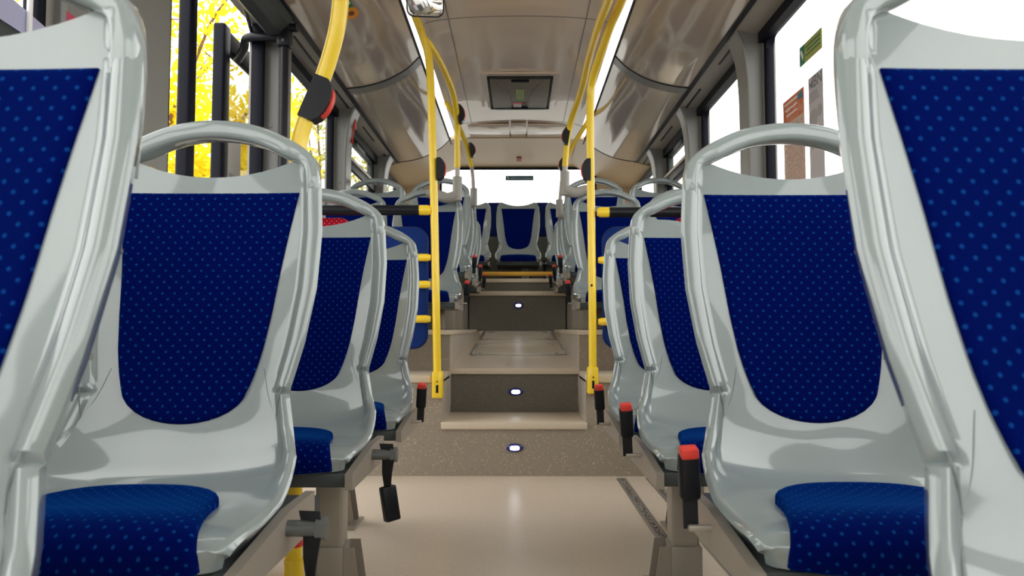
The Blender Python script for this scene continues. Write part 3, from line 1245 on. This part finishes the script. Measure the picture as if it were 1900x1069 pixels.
# navy pads on the rear bulkhead between the back seats
for x, lab in ((-0.235, 'dark blue pad between the left and centre back seats'), (0.255, 'dark blue pad between the centre and right back seats')):
    b = MB()
    b.rbox((x - 0.075, 7.545, 1.66), (x + 0.075, 7.605, 2.02), 0.02, 3)
    o = b.build('headrest_pad', 'panel_blue')
    tag(o, lab, 'pad', 'blue pads behind the back row')

# ================================================================== POLES
PR = 0.0195


def button_box(parent, p, sx, face=1, h=0.13, tilt=0.0, red=True, wrap=False):
    """Half-lens black stop-button housing clipped to a pole."""
    mat = Matrix.Translation(p) @ Matrix.Rotation(tilt, 4, 'Y')
    b = MB()
    prof = [(0.0, -h / 2), (0.018, -h / 2), (0.034, -h * 0.38), (0.044, -h * 0.2), (0.047, 0), (0.044, h * 0.2), (0.034, h * 0.38), (0.018, h / 2), (0.0, h / 2)]
    k_ = 1.0 if wrap else 0.84
    w_ = -0.026 if wrap else -0.003
    prof = [(w_, -h / 2)] + [(x * k_, z) for x, z in prof[1:-1]] + [(w_, h / 2)]
    b.prism([(sx * x, z) for x, z in prof], -0.027, 0.027)
    b.v = [tuple(mat @ Vector(v)) for v in b.v]
    o = b.build('button_housing', 'black', parent)
    if red:
        c = MB()
        arc = [((0.030 + 0.022 * math.cos(a)) * k_, h * 0.36 * math.sin(a)) for a in [-1.2 + 2.4 * k / 8 for k in range(9)]]
        c.prism([(sx * x, z) for x, z in arc], -0.014, 0.014)
        c.v = [tuple(mat @ Vector(v)) for v in c.v]
        c.build('stop_button', 'redplastic', o)
    return o


def rel(pts, o):
    return [Vector(p) - Vector(o) for p in pts]


# curved pole by the door
base = at(545, 1035, 2.20)
base.z = 0
pts = [Vector((base.x, 2.20, 0.0)), at(547, 700, 2.20), at(549, 400, 2.20), at(553, 285, 2.20), at(562, 238, 2.20), at(583, 185, 2.20), at(606, 125, 2.19), at(624, 60, 2.17), at(632, 0, 2.15), at(634, -60, 2.12), at(634, -190, 2.08)]
top = pts[-1].copy()
t = thing('grab_pole', 'thick curved yellow pole beside the open door, black button box on it', 'grab pole', base)
b = MB()
b.tube(rel(pts, base), 0.0245, 18)
b.build('pole', 'yellow', t)
b = MB()
b.tube([(0, 0, 0), (0, 0, 0.012), (0, 0, 0.05)], lambda k: 0.031 if k < 0.3 else 0.028, 18, False)
b.build('base_flange', 'yellow', t)
button_box(t, at(585, 186, 2.20) - base + Vector((0.004, -0.004, 0)), 1, h=0.135, tilt=math.radians(22), wrap=True)
b = MB()
b.tube([(0, 0, 0.085), (0, 0, 0.20)], 0.026, 18, False)
b.build('red_label', 'redplastic', t)


# main poles at the platform
def main_pole(side, pts_px, pegs, rail, label):
    pts = [at(*p) for p in pts_px]
    o = pts[0].copy()
    t = thing('grab_pole', label, 'grab pole', o)
    b = MB()
    b.tube(rel(pts, o), PR, 16)
    b.build('pole', 'yellow', t)
    b = MB()
    b.rbox((-0.026, -0.024, -0.015), (0.026, 0.045, 0.115), 0.008, 3)
    br = b.build('base_bracket', 'yellow', t)
    c = MB()
    c.rbox((-0.006, -0.0255, 0.012), (0.006, -0.0235, 0.05), 0.004)
    c.cyl((0, -0.0255, 0.066), (0, -0.0235, 0.066), 0.004, 8)
    c.build('bolt_slot', 'black', br)
    for k, (px, py) in enumerate(pegs):
        p = at(px, py, 3.62) - o
        b = MB()
        ln = 0.075
        a = p + Vector((side * 0.012, 0, 0))
        b.tube([a, a + Vector((side * 0.02, 0, 0)), a + Vector((side * 0.05, 0, 0)), a + Vector((side * ln, 0, 0)), a + Vector((side * (ln + 0.008), 0, 0))], lambda k: 0.019 if 0.05 < k < 0.9 else 0.014, 14, False)
        b.build('peg', 'yellow', t)
    p = at(rail[0], rail[1], 3.62) - o
    xe = side * 1.21 - o.x
    b = MB()
    b.tube([p + Vector((side * 0.005, 0, 0)), p + Vector((side * 0.02, 0, 0)), p + Vector((side * 0.065, 0, 0))], lambda k: 0.018 if k < 0.2 else 0.0255, 16, False)
    b.build('rail_socket', 'yellow', t)
    b = MB()
    b.tube([p + Vector((side * 0.062, 0, 0)), Vector((xe, p.y, p.z))], 0.0255, 18, False)
    b.build('padded_rail', 'black', t)
    return t, o


tl, ol = main_pole(-1, [(812, 733, 3.625), (809, 560, 3.62), (806, 400, 3.62), (802, 250, 3.62), (797, 120, 3.62), (786, 72, 3.60), (770, 28, 3.56), (752, -22, 3.50), (738, -62, 3.46)],
                   [(804, 478), (804, 528), (804, 592)], (802, 390), 'straight yellow pole left of the steps, pegs on its left side')
button_box(tl, at(812, 314, 3.62) - ol, 1, h=0.108)
tr, orr = main_pole(1, [(1100, 725, 3.625), (1099, 560, 3.62), (1097, 400, 3.62), (1095, 250, 3.62), (1096, 175, 3.62), (1100, 145, 3.58), (1112, 108, 3.45), (1134, 45, 3.2), (1154, 0, 3.0), (1200, -120, 2.6)],
                    [(1105, 483), (1105, 597)], (1106, 394), 'straight yellow pole right of the steps, pegs on its right side')
button_box(tr, at(1094, 316, 3.62) - orr, -1, h=0.108)
for py in (530,):
    b = MB()
    p = at(1097, py, 3.62) - orr
    b.cyl(p + Vector((0, -0.0185, 0)), p + Vector((0, -0.021, 0)), 0.006, 10)
    b.build('screw_cap', 'black', tr)


def bent_pole(px, label, split, btn, bsx, clamp, seat_dx):
    pts = [at(*p) for p in px]
    o = pts[-1].copy()
    t = thing('grab_pole', label, 'grab pole', o)
    P = catmull(rel(pts, o), 8)
    k = next(i for i, p in enumerate(P) if i > 4 and p.z + o.z < split)
    b = MB()
    b.tube(P[:k + 1], PR * 0.95, 14, False)
    b.build('pole', 'yellow', t)
    b = MB()
    b.tube(P[k:], PR * 0.8, 14, False)
    b.build('lower_sleeve', 'grey_sleeve', t)
    if btn:
        button_box(t, at(*btn) - o, bsx, h=0.115, tilt=math.radians(bsx * -10), red=True)
    b = MB()
    b.tube([(0, 0, 0.055), (0, 0, 0.03), (0, 0, -0.05), (0, 0, -0.09)], 0.029, 16, False)
    b.tube([(0, 0, -0.06), (seat_dx * 0.35, 0.0, -0.075), (seat_dx * 0.7, 0.01, -0.055), (seat_dx, 0.01, -0.045)], lambda k: 0.036 - 0.012 * k, 14)
    b.build('seat_clamp', 'clamp', t)
    if px[0][2] > 5:
        b = MB()
        b.tube([P[0], P[0] + Vector((0, 0, 0.02))], 0.032, 14, False)
        b.build('ceiling_mount', 'yellow', t)
    return t


A_X = 0.553
bent_pole([(789, 74, 3.60), (803, 92, 3.68), (824, 130, 3.95), (841, 175, 4.25), (848, 225, 4.44), (848.5, 280, 4.48), (848.5, 345, 4.48)],
          'bent yellow pole ending in a grey clamp on the first raised left seat', at(848, 305, 4.48).z, (850, 212, 4.42), 1, None, -0.19)
bent_pole([(820, 180, 5.66), (838, 206, 5.72), (852, 236, 5.82), (865, 268, 5.94), (873, 300, 6.0), (877, 325, 6.04), (879, 362, 6.04)],
          'thin bent yellow pole clamped to the third raised left seat', at(876, 308, 6.04).z, (873, 279, 5.95), 1, None, -0.10)
bent_pole([(1180, -150, 2.25), (1129, 0, 2.95), (1110, 50, 3.25), (1092, 110, 3.7), (1084, 148, 3.95), (1073, 186, 4.2), (1060, 222, 4.4), (1053, 258, 4.47), (1049, 300, 4.48), (1048, 335, 4.48)],
          'bent yellow pole ending in a grey clamp on the first raised right seat', at(1049, 308, 4.48).z, (1055, 253, 4.46), -1, None, 0.17)
bent_pole([(1095, 218, 6.0), (1084, 236, 6.0), (1069, 260, 6.01), (1056, 284, 6.02), (1047, 306, 5.98), (1043, 330, 6.03), (1038, 383, 6.04)],
          'thin bent yellow pole clamped to the third raised right seat', at(1045, 312, 6.0).z, (1046, 306, 5.98), -1, None, 0.10)

# small pole mounts on the ceiling edge
for px, py, Y, sx, side in ((757, 60, 4.4, -1, 'left'), (1114, 192, 6.0, 1, 'right'), (822, 180, 4.7, -1, 'far left')):
    pass

# padded partition panels under the rails
def partition(x0, x1, z0, z1, mat, inner, label, y=3.67, r=0.07):
    o = thing('partition_panel', label, 'partition panel', ((x0 + x1) / 2, y, z0), 'padded panels under the black rails')
    w, h = (x1 - x0) / 2, z1 - z0

    def rr(w_, za, zb, rad):
        pts = []
        for cx, cz, a0 in ((w_ - rad, zb - rad, 0), (-w_ + rad, zb - rad, 90), (-w_ + rad, za + rad, 180), (w_ - rad, za + rad, 270)):
            for k in range(7):
                a = math.radians(a0 + 15 * k)
                pts.append((cx + rad * math.cos(a), cz + rad * math.sin(a)))
        return pts
    b = MB()
    A = rr(w, 0, h, r)
    Bp = rr(w - 0.008, 0.008, h - 0.008, r - 0.008)
    b.loft([[(x, 0.03, z) for x, z in A], [(x, 0.0, z) for x, z in A], [(x, -0.012, z) for x, z in Bp]])
    p = b.build('pad', mat, o)
    for i, v in enumerate(p.data.vertices):
        pass
    ul = p.data.uv_layers.new(name='UVMap')
    for lp in p.data.loops:
        v = p.data.vertices[lp.vertex_index].co
        ul.data[lp.index].uv = (v.x, v.z)
    bb = MB()
    bb.tube([(w * 0.5, 0.04, h * 0.9), (w * 0.5, 0.04, h * 0.1)], 0.01, 8, False)
    bb.tube([(-w * 0.5, 0.04, h * 0.9), (-w * 0.5, 0.04, h * 0.1)], 0.01, 8, False)
    bb.build('support', 'frame_dark', o)
    return o


pl = at(794, 420, 3.66)
pr = at(1118, 420, 3.66)
zt, zb = pl.z, at(794, 648, 3.66).z
partition(-0.80, pl.x, zb, zt, 'panel_edge', None, 'navy padded panel under the left black rail, behind the fourth left seat')
partition(pr.x, 0.80, zb, zt, 'panel_edge', None, 'navy padded panel under the right black rail, behind the fourth right seat')
partition(-1.20, -0.82, zb, zt + 0.045, 'red', None, 'red dotted pad glimpsed through the third left seat handle')
partition(0.76, 1.20, zb, zt + 0.045, 'red', None, 'red dotted pad glimpsed through the third right seat handle')

# yellow bar at the back step
b = MB()
b.tube([(-0.40, 6.93, 1.235), (0.40, 6.93, 1.235)], 0.020, 14, False)
o = b.build('floor_rail', 'yellow_flat')
tag(o, 'low yellow bar across the back step, below the rear seats', 'rail')
for x in (-0.37, 0.37):
    b = MB()
    b.cyl((x, 6.93, 1.18), (x, 6.93, 1.235), 0.014, 10)
    b.build('post', 'yellow_flat', o)

# interior mirror hanging at the top left
c = at(789, -8, 3.30)
t = thing('interior_mirror', 'rounded rear-view mirror with black rim at the top of the left pole', 'mirror', c)
t.rotation_euler = (math.radians(15), 0, 0.10)
b = MB()
def mir(w, h, r, z=0):
    pts = []
    for cx, cz, a0 in ((w - r, h - r, 0), (-w + r, h - r, 90), (-w + r, -h + r, 180), (w - r, -h + r, 270)):
        for k in range(6):
            a = math.radians(a0 + 18 * k)
            pts.append((cx + r * math.cos(a), cz + r * math.sin(a)))
    return pts
rz = [[(x, 0.02, z) for x, z in mir(0.07, 0.08, 0.03)], [(x, 0.0, z) for x, z in mir(0.086, 0.095, 0.034)], [(x, -0.008, z) for x, z in mir(0.086, 0.095, 0.034)]]
b.loft(rz)
b.build('rim', 'black', t)
b = MB()
b.loft([[(x, -0.007, z) for x, z in mir(0.081, 0.090, 0.032)], [(x, -0.011, z) for x, z in mir(0.079, 0.088, 0.031)]])
b.build('mirror_glass', 'mirror', t, 60)
b = MB()
b.tube([(0.0, 0.015, 0.0), (-0.02, 0.08, 0.06), (-0.06, 0.14, 0.12)], 0.009, 8)
b.build('arm', 'black', t)

# ================================================================== DOOR (left side)
# rubber edge of the opening and header cover
dd = bpy.data.objects.new('door_1', None)
COL.objects.link(dd)
dd['kind'] = 'structure'
dd.location = (-HX, DOOR[0], 0)
b = MB()
b.rbox((-0.06, -0.01, 0), (0.012, 0.03, WTOP), 0.008)
b.rbox((-0.05, DOOR[1] - DOOR[0] - 0.008, 0), (0.012, DOOR[1] - DOOR[0] + 0.02, WTOP), 0.006)
b.build('seal', 'rubber', dd)
L = DOOR[1] - DOOR[0]
# swung-out rear leaf standing outside, seen nearly edge on
lx = -0.20
lf = MB()
y0_ = at(416, 300, 1).x
Yl = 1.45 / ((960 - 416) / FPX)
Yn = Yl - 0.10
lf.rbox((lx - 0.03, Yn - DOOR[0] - 0.05, -0.1), (lx + 0.03, Yn - DOOR[0] + 0.03, 2.21), 0.012, 3)
lf.rbox((lx - 0.02, Yn - DOOR[0], 2.10), (lx + 0.02, Yn - DOOR[0] + 0.62, 2.20), 0.008)
lf.rbox((lx - 0.012, Yn - DOOR[0] + 0.595, 0), (lx + 0.012, Yn - DOOR[0] + 0.62, 2.2), 0.006)
lf.rbox((lx - 0.02, Yn - DOOR[0], 0.1), (lx + 0.02, Yn - DOOR[0] + 0.62, 0.25), 0.008)
leaf = lf.build('leaf_frame', 'rubber', dd)
g = MB()
g.box((lx - 0.004, Yn - DOOR[0] + 0.02, 0.25), (lx + 0.004, Yn - DOOR[0] + 0.60, 2.11))
g.build('leaf_pane', 'tint', leaf)
p_ = MB()
p_.box((lx + 0.006, Yn - DOOR[0] + 0.06, 1.2), (lx + 0.009, Yn - DOOR[0] + 0.24, 1.74))
p_.box((lx + 0.0092, Yn - DOOR[0] + 0.09, 1.45), (lx + 0.0096, Yn - DOOR[0] + 0.21, 1.50), 1)
p_.build('paper_notice', ['paper', 'pillar'], leaf)
# front leaf edge
b = MB()
Yf = 1.36 / ((960 - 334) / FPX)
b.rbox((-0.14, Yf - DOOR[0] - 0.03, 0), (-0.08, Yf - DOOR[0] + 0.03, 2.3), 0.014, 3)
b.build('leading_edge', 'rubber', dd)
# header cover over the door with the drive box
b = MB()
hp = [(0.01, 2.24), (0.02, 2.16), (0.06, 2.125), (0.11, 2.135), (0.15, 2.18), (0.155, 2.25)]
b.prism([(x, z) for x, z in hp], -0.2, L - 0.02)
b.build('drive_cover', 'frame_dark', dd)
# rotating post, clamp and arm
pp = at(526, 200, 3.50)
ox, oy = pp.x + HX, 3.50 - DOOR[0]
b = MB()
b.tube([(ox, oy, 0.0), (ox, oy, 2.05), (ox, oy, 2.12), (ox + 0.02, oy, 2.17), (ox + 0.06, oy, 2.175)], 0.021, 14)
post = b.build('rotating_post', 'black', dd)
zc = at(526, 72, 3.5).z
b = MB()
b.rbox((ox - 0.032, oy - 0.032, zc - 0.045), (ox + 0.032, oy + 0.032, zc + 0.045), 0.012, 3)
b.tube([(ox - 0.02, oy, zc), (ox - 0.10, oy - 0.01, zc + 0.005), (ox - 0.19, oy + 0.02, zc + 0.012), (ox - 0.235, oy + 0.10, zc - 0.012), (lx + 0.02, oy + 0.2, zc - 0.03)], 0.021, 12)
b.build('swing_arm', 'black', post)
b = MB()
b.cyl((ox + 0.002, oy - 0.032, zc - 0.02), (ox + 0.002, oy - 0.036, zc - 0.02), 0.008, 10)
b.tube([(ox - 0.11, oy - 0.3, zc + 0.11), (ox - 0.19, oy + 0.12, zc + 0.03)], 0.009, 8, False)
b.tube([(ox - 0.2, oy + 0.16, zc - 0.02), (ox - 0.2, oy + 0.42, zc - 0.03)], 0.015, 10, False)
b.build('arm_fittings', 'bolt', post)

# ================================================================== STICKERS, POSTERS
def text(body, size, mat, parent, loc, rot, align='CENTER', name='lettering', sx=1.0):
    cu = bpy.data.curves.new(name, 'FONT')
    cu.body = body
    cu.size = size
    cu.align_x = align
    cu.align_y = 'CENTER'
    cu.extrude = 0.0003
    cu.materials.append(M[mat])
    tmp = bpy.data.objects.new(name, cu)
    COL.objects.link(tmp)
    dg = bpy.context.evaluated_depsgraph_get()
    me = bpy.data.meshes.new_from_object(tmp.evaluated_get(dg))
    bpy.data.objects.remove(tmp)
    o = bpy.data.objects.new(name, me)
    COL.objects.link(o)
    o.parent = parent
    o.location = loc
    o.rotation_euler = rot
    o.scale = (sx, 1, 1)
    return o


RW = (math.pi / 2, 0, -math.pi / 2)     # facing into the bus from the right wall
p0, p1 = at(938, 335, Y1 - 0.004), at(990, 326, Y1 - 0.004)
c = (p0 + p1) / 2
t = thing('exit_sticker', 'teal emergency exit sticker on the rear window', 'sticker', c)
b = MB()
w, h = (p1.x - p0.x) / 2, (p1.z - p0.z) / 2
b.box((-w, -0.002, -h), (w, 0.002, h))
b.build('backing', 'teal', t)
text('Salida de emergencia', h * 1.25, 'paper', t, (w * 0.14, -0.003, 0), (math.pi / 2, 0, 0), sx=0.86)
b = MB()
b.prism([(-w * 0.9, h * 0.5), (-w * 0.82, h * 0.6), (-w * 0.72, -h * 0.2), (-w * 0.76, -h * 0.6), (-w * 0.84, -h * 0.1)], -0.0035, -0.002)
b.build('exit_symbol', 'paper', t)

# small red square on the rear ceiling panel
pz = at(963, 293, 7.6)
t = thing('red_notice', 'small dark red square notice above the rear window', 'sticker', (pz.x, 7.6, lerp_tab([(7.3, 2.492), (Y1, 2.452)], 7.6)))
b = MB()
b.box((-0.024, -0.11, -0.004), (0.024, 0.10, 0.001))
b.build('backing', pbr('dark_red_notice', (0.33, 0.015, 0.03), 0.5), t)
b = MB()
for k in range(3):
    b.box((-0.015 + k * 0.012, 0.03, -0.0052), (-0.010 + k * 0.012, 0.08, -0.004))
b.build('marks', 'paper', t)

# right window stickers and posters, on the inside of the glass
GX = HX - 0.006 + 0.012


def wall_quad(px0, py0, px1, py1, x):
    """y-range and z-range on the plane X=x from the top corner pixels."""
    d0 = x / ((px0 - 960) / FPX)
    d1 = x / ((px1 - 960) / FPX)
    return d0, d1


def poster(name, label, cat, pxa, pxb, pya, pyb, mats, build, sx=1):
    x = sx * GX
    ya = abs(x / ((pxa - 960.0) / FPX))
    yb = abs(x / ((pxb - 960.0) / FPX))
    zt = at(pxb, pya, yb).z
    zb_ = at(pxb, pyb, yb).z
    y0, y1 = min(ya, yb), max(ya, yb)
    t = thing(name, label, cat, (x, (y0 + y1) / 2, (zt + zb_) / 2))
    build(t, (y1 - y0) / 2, (zt - zb_) / 2)
    return t


def lime_sticker(t, w, h):
    b = MB()
    b.box((-0.001, -w, -h), (0.001, w, h))
    b.build('backing', 'lime', t)
    b = MB()
    b.box((-0.002, w * 0.55, -h), (-0.001, w, h))
    k = b.build('symbol_field', 'green', t)
    b = MB()
    b.prism([(w * 0.92, h * 0.5), (w * 0.8, h * 0.6), (w * 0.62, -h * 0.1), (w * 0.68, -h * 0.6), (w * 0.8, -h * 0.1)], -0.003, -0.002, 'X')
    b.build('symbol', 'paper', k)
    b = MB()
    for q in range(3):
        z = h * (0.5 - 0.42 * q)
        b.box((-0.002, -w * 0.85, z - h * 0.07), (-0.001, w * (0.45 - 0.12 * (q % 2)), z + h * 0.07))
    b.build('text_lines', 'green', t)


def grey_poster(t, w, h):
    b = MB()
    b.box((-0.001, -w, -h), (0.001, w, h))
    b.build('sheet', pbr('grey_poster_paper', (0.50, 0.48, 0.50), 0.6), t)
    dk = pbr('poster_slate_ink', (0.13, 0.14, 0.19), 0.6)
    M['slate'] = dk
    text('IBN', w * 0.95, 'slate', t, (-0.0015, -w * 0.2, h * 0.86), RW, sx=0.95)
    b = MB()
    b.prism([(w * 0.85, h * 0.78), (w * 0.85, h * 0.92), (w * 0.68, h * 0.85), (w * 0.5, h * 0.92), (w * 0.5, h * 0.78), (w * 0.68, h * 0.84)], -0.002, -0.001, 'X')
    for q in range(4):
        b.box((-0.002, w * (0.3 - 0.12 * q) - w * 0.5, h * (0.68 - 0.05 * q)), (-0.001, w * 0.85, h * (0.69 - 0.05 * q)))
    b.build('print', dk, t)
    b = MB()
    for cy, cz, r in ((w * 0.35, h * 0.2, w * 0.55), (-w * 0.5, h * 0.28, w * 0.35), (-w * 0.45, -h * 0.12, w * 0.4), (w * 0.5, -h * 0.25, w * 0.4)):
        b.prism([(cy + r * math.cos(a), cz + r * math.sin(a)) for a in [2 * math.pi * k / 14 for k in range(14)]], -0.0018, -0.001, 'X')
    b.build('pictures', pbr('poster_mid_grey', (0.36, 0.35, 0.36), 0.6), t)


def red_poster(t, w, h):
    b = MB()
    b.box((-0.001, -w, -h), (0.001, w, h))
    m_ = noisy(pbr('poster_cream_print', (0.66, 0.54, 0.46), 0.6), (0.52, 0.38, 0.32), 60, 2, 0.45, 0.6)
    b.build('sheet', m_, t)
    b = MB()
    b.box((-0.002, -w, h * 0.55), (-0.001, w, h))
    b.build('title_block', noisy(pbr('poster_rust', (0.55, 0.13, 0.06), 0.6), (0.65, 0.30, 0.18), 25, 2), t)
    b = MB()
    b.box((-0.003, -w * 0.9, h * 0.83), (-0.002, -w * 0.5, h * 0.95))
    b.box((-0.003, -w * 0.8, -h * 0.71), (-0.002, w * 0.0, -h * 0.68))
    b.build('blue_marks', pbr('poster_blue', (0.05, 0.20, 0.32), 0.6), t)
    b = MB()
    for q in range(26):
        z = h * (0.48 - 0.042 * q)
        b.box((-0.002, -w * 0.9, z), (-0.001, w * (0.85 - 0.25 * ((q * 7) % 5) / 5), z + h * 0.009))
    b.build('text_lines', pbr('poster_brown_ink', (0.40, 0.24, 0.18), 0.6), t)
    b = MB()
    for q in range(3):
        b.box((-0.003, -w * 0.4, h * (0.9 - 0.11 * q)), (-0.002, w * (0.85 - 0.1 * q), h * (0.93 - 0.11 * q)))
    b.build('title_lines', 'paper', t)


poster('exit_sticker', 'lime and green sticker high on the right window above the posters', 'sticker', 1493, 1535, 50, 88, None, lime_sticker)
poster('wall_poster', 'grey poster with dark lettering on the right window, nearer the front seat', 'poster', 1508, 1535, 125, 330, None, grey_poster)
poster('wall_poster', 'rust and cream poster on the right window, left of the grey one', 'poster', 1460, 1499, 160, 372, None, red_poster)


# poster with a crimson band on the left panel, behind the nearest left seat
def crimson_poster(t, w, h):
    b = MB()
    b.box((-0.001, -w, -h), (0.001, w, h))
    b.build('sheet', pbr('pale_lilac_paper', (0.62, 0.60, 0.68), 0.6), t)
    b = MB()
    b.box((0.001, -w, h * 0.72), (0.002, w, h))
    b.build('band', pbr('crimson_band', (0.48, 0.04, 0.10), 0.5), t)
    b = MB()
    b.rbox((0.001, w * 0.35 - w * 0.7, h * 0.1), (0.002, w * 0.35 - w * 0.55, h * 0.35), 0.0005)
    b.build('blue_mark', 'teal', t)


yy0, yy1 = 1.94, 2.22
t = thing('wall_poster', 'pale poster with a crimson band above the nearest left seat', 'poster', (-HX + 0.034, (yy0 + yy1) / 2, 1.365))
crimson_poster(t, (yy1 - yy0) / 2, 0.21)

t = thing('screen_panel', 'dark screen with a lilac top edge, left of the crimson poster', 'screen', (-HX + 0.012, 1.02, 0.9))
b = MB()
b.rbox((-0.004, 0, 0), (0.012, 0.845, 0.60), 0.003)
b.build('panel', 'frame_dark', t)
b = MB()
b.prism([(0.845, 0.545), (0.845, 0.60), (0.0, 0.72), (0.0, 0.58)], -0.002, 0.016, 'X')
b.build('edge_band', pbr('lilac_trim', (0.42, 0.42, 0.62), 0.4), t)
b = MB()
b.cyl((0.022, 0.775, 0.0), (0.022, 0.775, 0.75), 0.007, 10)
b.build('rod', 'white', t)

# orange oval and green sticker on the left cove
def on_cove(px, py, sx):
    """Point where the pixel ray meets the cove."""
    for k in range(4000):
        Y = 1.0 + k * 0.0015
        p = at(px, py, Y)
        zc_ = lerp_tab(covep, abs(p.x)) if 0.62 <= abs(p.x) <= 1.088 else None
        if zc_ is not None and p.z >= zc_:
            return p
    return None


def cove_sticker(px, py, sx, name, label, mats, rx, ry, oval):
    p = on_cove(px, py, sx)
    if p is None:
        return
    dzdx = (lerp_tab(covep, abs(p.x) + 0.01) - lerp_tab(covep, abs(p.x) - 0.01)) / 0.02
    t = thing(name, label, 'sticker', p + Vector((0, 0, -0.004)))
    t.rotation_euler = (0, -sx * math.atan(dzdx), 0)
    b = MB()
    n = 24
    if oval:
        pl_ = [(rx * math.cos(a), ry * math.sin(a)) for a in [2 * math.pi * k / n for k in range(n)]]
    else:
        pl_ = [(-rx, -ry), (rx, -ry), (rx, ry), (-rx, ry)]
    b.prism(pl_, -0.001, 0.001, 'Z')
    b.build('backing', mats[0], t)
    b = MB()
    if oval:
        b.prism([(x * 0.4, y * 0.4) for x, y in pl_], -0.002, -0.001, 'Z')
    else:
        b.prism([(x * 0.5 + rx * 0.2, y * 0.3) for x, y in pl_], -0.002, -0.001, 'Z')
    b.build('pictogram', mats[1], t)


cove_sticker(652, 23, -1, 'round_sticker', 'orange oval pictogram sticker on the left ceiling cove', ('orange', pbr('brown_ink', (0.2, 0.06, 0.01), 0.5)), 0.036, 0.06, True)
cove_sticker(645, 4, -1, 'exit_sticker', 'green sticker beside the orange oval on the left cove', ('green', 'paper'), 0.018, 0.05, False)

# emergency hammer with red strap on the left pillar
hpnt = at(643, 222, 5.12)
t = thing('emergency_hammer', 'red emergency hammer on the left pillar by the hopper window', 'hammer', (-HX + 0.10, 5.12, hpnt.z))
b = MB()
b.rbox((-0.016, -0.02, -0.07), (0.016, 0.02, 0.05), 0.008, 3)
b.build('holder', 'redplastic', t)
b = MB()
b.cyl((0, 0, 0.04), (0, 0, 0.085), 0.014, 10)
b.build('head', 'bolt', t)
b = MB()
b.tube([(0, 0, -0.06), (-0.012, 0.01, -0.12), (-0.006, 0.0, -0.17)], 0.008, 8)
b.build('strap', 'redplastic', t)

# ================================================================== OUTSIDE
b = MB()
b.box((-40, -20, -0.42), (40, 60, -0.35))
struct(b.build('ground', 'asphalt'))


def tree(x, y, h, leaf, label, seed, nleaf, spread, zlo, size=0.075):
    rnd = random.Random(seed)
    t = thing('tree', label, 'tree', (x, y, -0.35), 'trees outside the left windows')
    b = MB()
    b.tube([(0, 0, 0), (0.05, 0.1, h * 0.18), (-0.05, 0.0, h * 0.34), (0.0, 0.05, h * 0.5)], lambda k: 0.17 - 0.07 * k, 10)
    ends = []
    for k in range(13):
        a = 2 * math.pi * (k + rnd.random()) / 13
        z0 = h * rnd.uniform(0.18, 0.46)
        l = spread * rnd.uniform(0.7, 1.0)
        e = Vector((math.cos(a) * l, math.sin(a) * l, z0 + h * rnd.uniform(0.08, 0.4)))
        m1 = Vector((math.cos(a) * l * 0.4, math.sin(a) * l * 0.4, z0 + h * 0.09 + rnd.uniform(-0.1, 0.1)))
        b.tube([(0, 0, z0), m1, e], lambda q: 0.065 - 0.052 * q, 8, True, 5)
        ends.append((m1, e))
        for q in range(4):
            s0 = m1.lerp(e, rnd.uniform(0.1, 0.9))
            e2 = s0 + Vector((rnd.uniform(-1, 1), rnd.uniform(-1, 1), rnd.uniform(-0.3, 0.8))) * spread * 0.33
            b.tube([s0, s0.lerp(e2, 0.5) + Vector((0, 0, 0.05)), e2], lambda q_: 0.02 - 0.014 * q_, 5, True, 3)
            ends.append((s0, e2))
    b.build('trunk', 'bark', t)
    lv = MB()
    V, F = [], []
    for k in range(nleaf):
        a, e = ends[rnd.randrange(len(ends))]
        c_ = a.lerp(e, rnd.uniform(0.15, 1.08)) + Vector((rnd.gauss(0, 1), rnd.gauss(0, 1), rnd.gauss(0, 1))) * spread * 0.085
        if c_.z < zlo:
            c_.z = zlo + rnd.random() * 0.8
        u = Vector((rnd.gauss(0, 1), rnd.gauss(0, 1), rnd.gauss(0, 1))).normalized()
        w_ = u.orthogonal().normalized()
        w_.rotate(Matrix.Rotation(rnd.random() * 6.28, 3, u))
        s_ = size * rnd.uniform(0.6, 1.3)
        v_ = u.cross(w_)
        o = len(V)
        V += [c_ - w_ * s_, c_ + v_ * s_ * 0.42, c_ + w_ * s_, c_ - v_ * s_ * 0.42]
        F.append((o, o + 1, o + 2, o + 3))
    lv.v = [tuple(v) for v in V]
    lv.f = F
    lv.m = [0] * len(F)
    lv.build('foliage', leaf, t)
    return t


tree(-4.35, 8.3, 6.2, 'leaf_yellow', 'bright yellow tree seen through the open door', 3, 13000, 1.95, 1.6, 0.06)
tree(-7.6, 12.0, 8.0, 'leaf_yellow', 'yellow tree farther back, behind the first one', 5, 7000, 2.8, 1.2, 0.075)
tree(-4.6, 17.6, 7.6, 'leaf_olive', 'olive green tree seen through the left window behind the door', 9, 9000, 2.2, 1.0, 0.07)

# white box truck parked behind the trees
t = thing('box_truck', 'white truck seen in the lower half of the left hopper window', 'truck', (-4.26, 13.0, -0.35))
b = MB()
b.rbox((-1.2, -0.5, 0.55), (1.2, 1.7, 3.65), 0.12, 3)
b.build('cargo_box', 'white', t)
b = MB()
b.rbox((-1.15, -1.3, 0.45), (1.15, -0.52, 2.5), 0.16, 3)
cab = b.build('cab', 'white', t)
b = MB()
b.rbox((-0.95, -1.33, 1.5), (0.95, -1.2, 2.2), 0.05, 2)
b.build('windscreen', 'rubber', cab)
for sx in (-1, 1):
    for yy in (-0.9, 1.1):
        b = MB()
        b.cyl((sx * 0.85, yy, 0.42), (sx * 1.12, yy, 0.42), 0.42, 20)
        b.build('wheel', 'rubber', t)
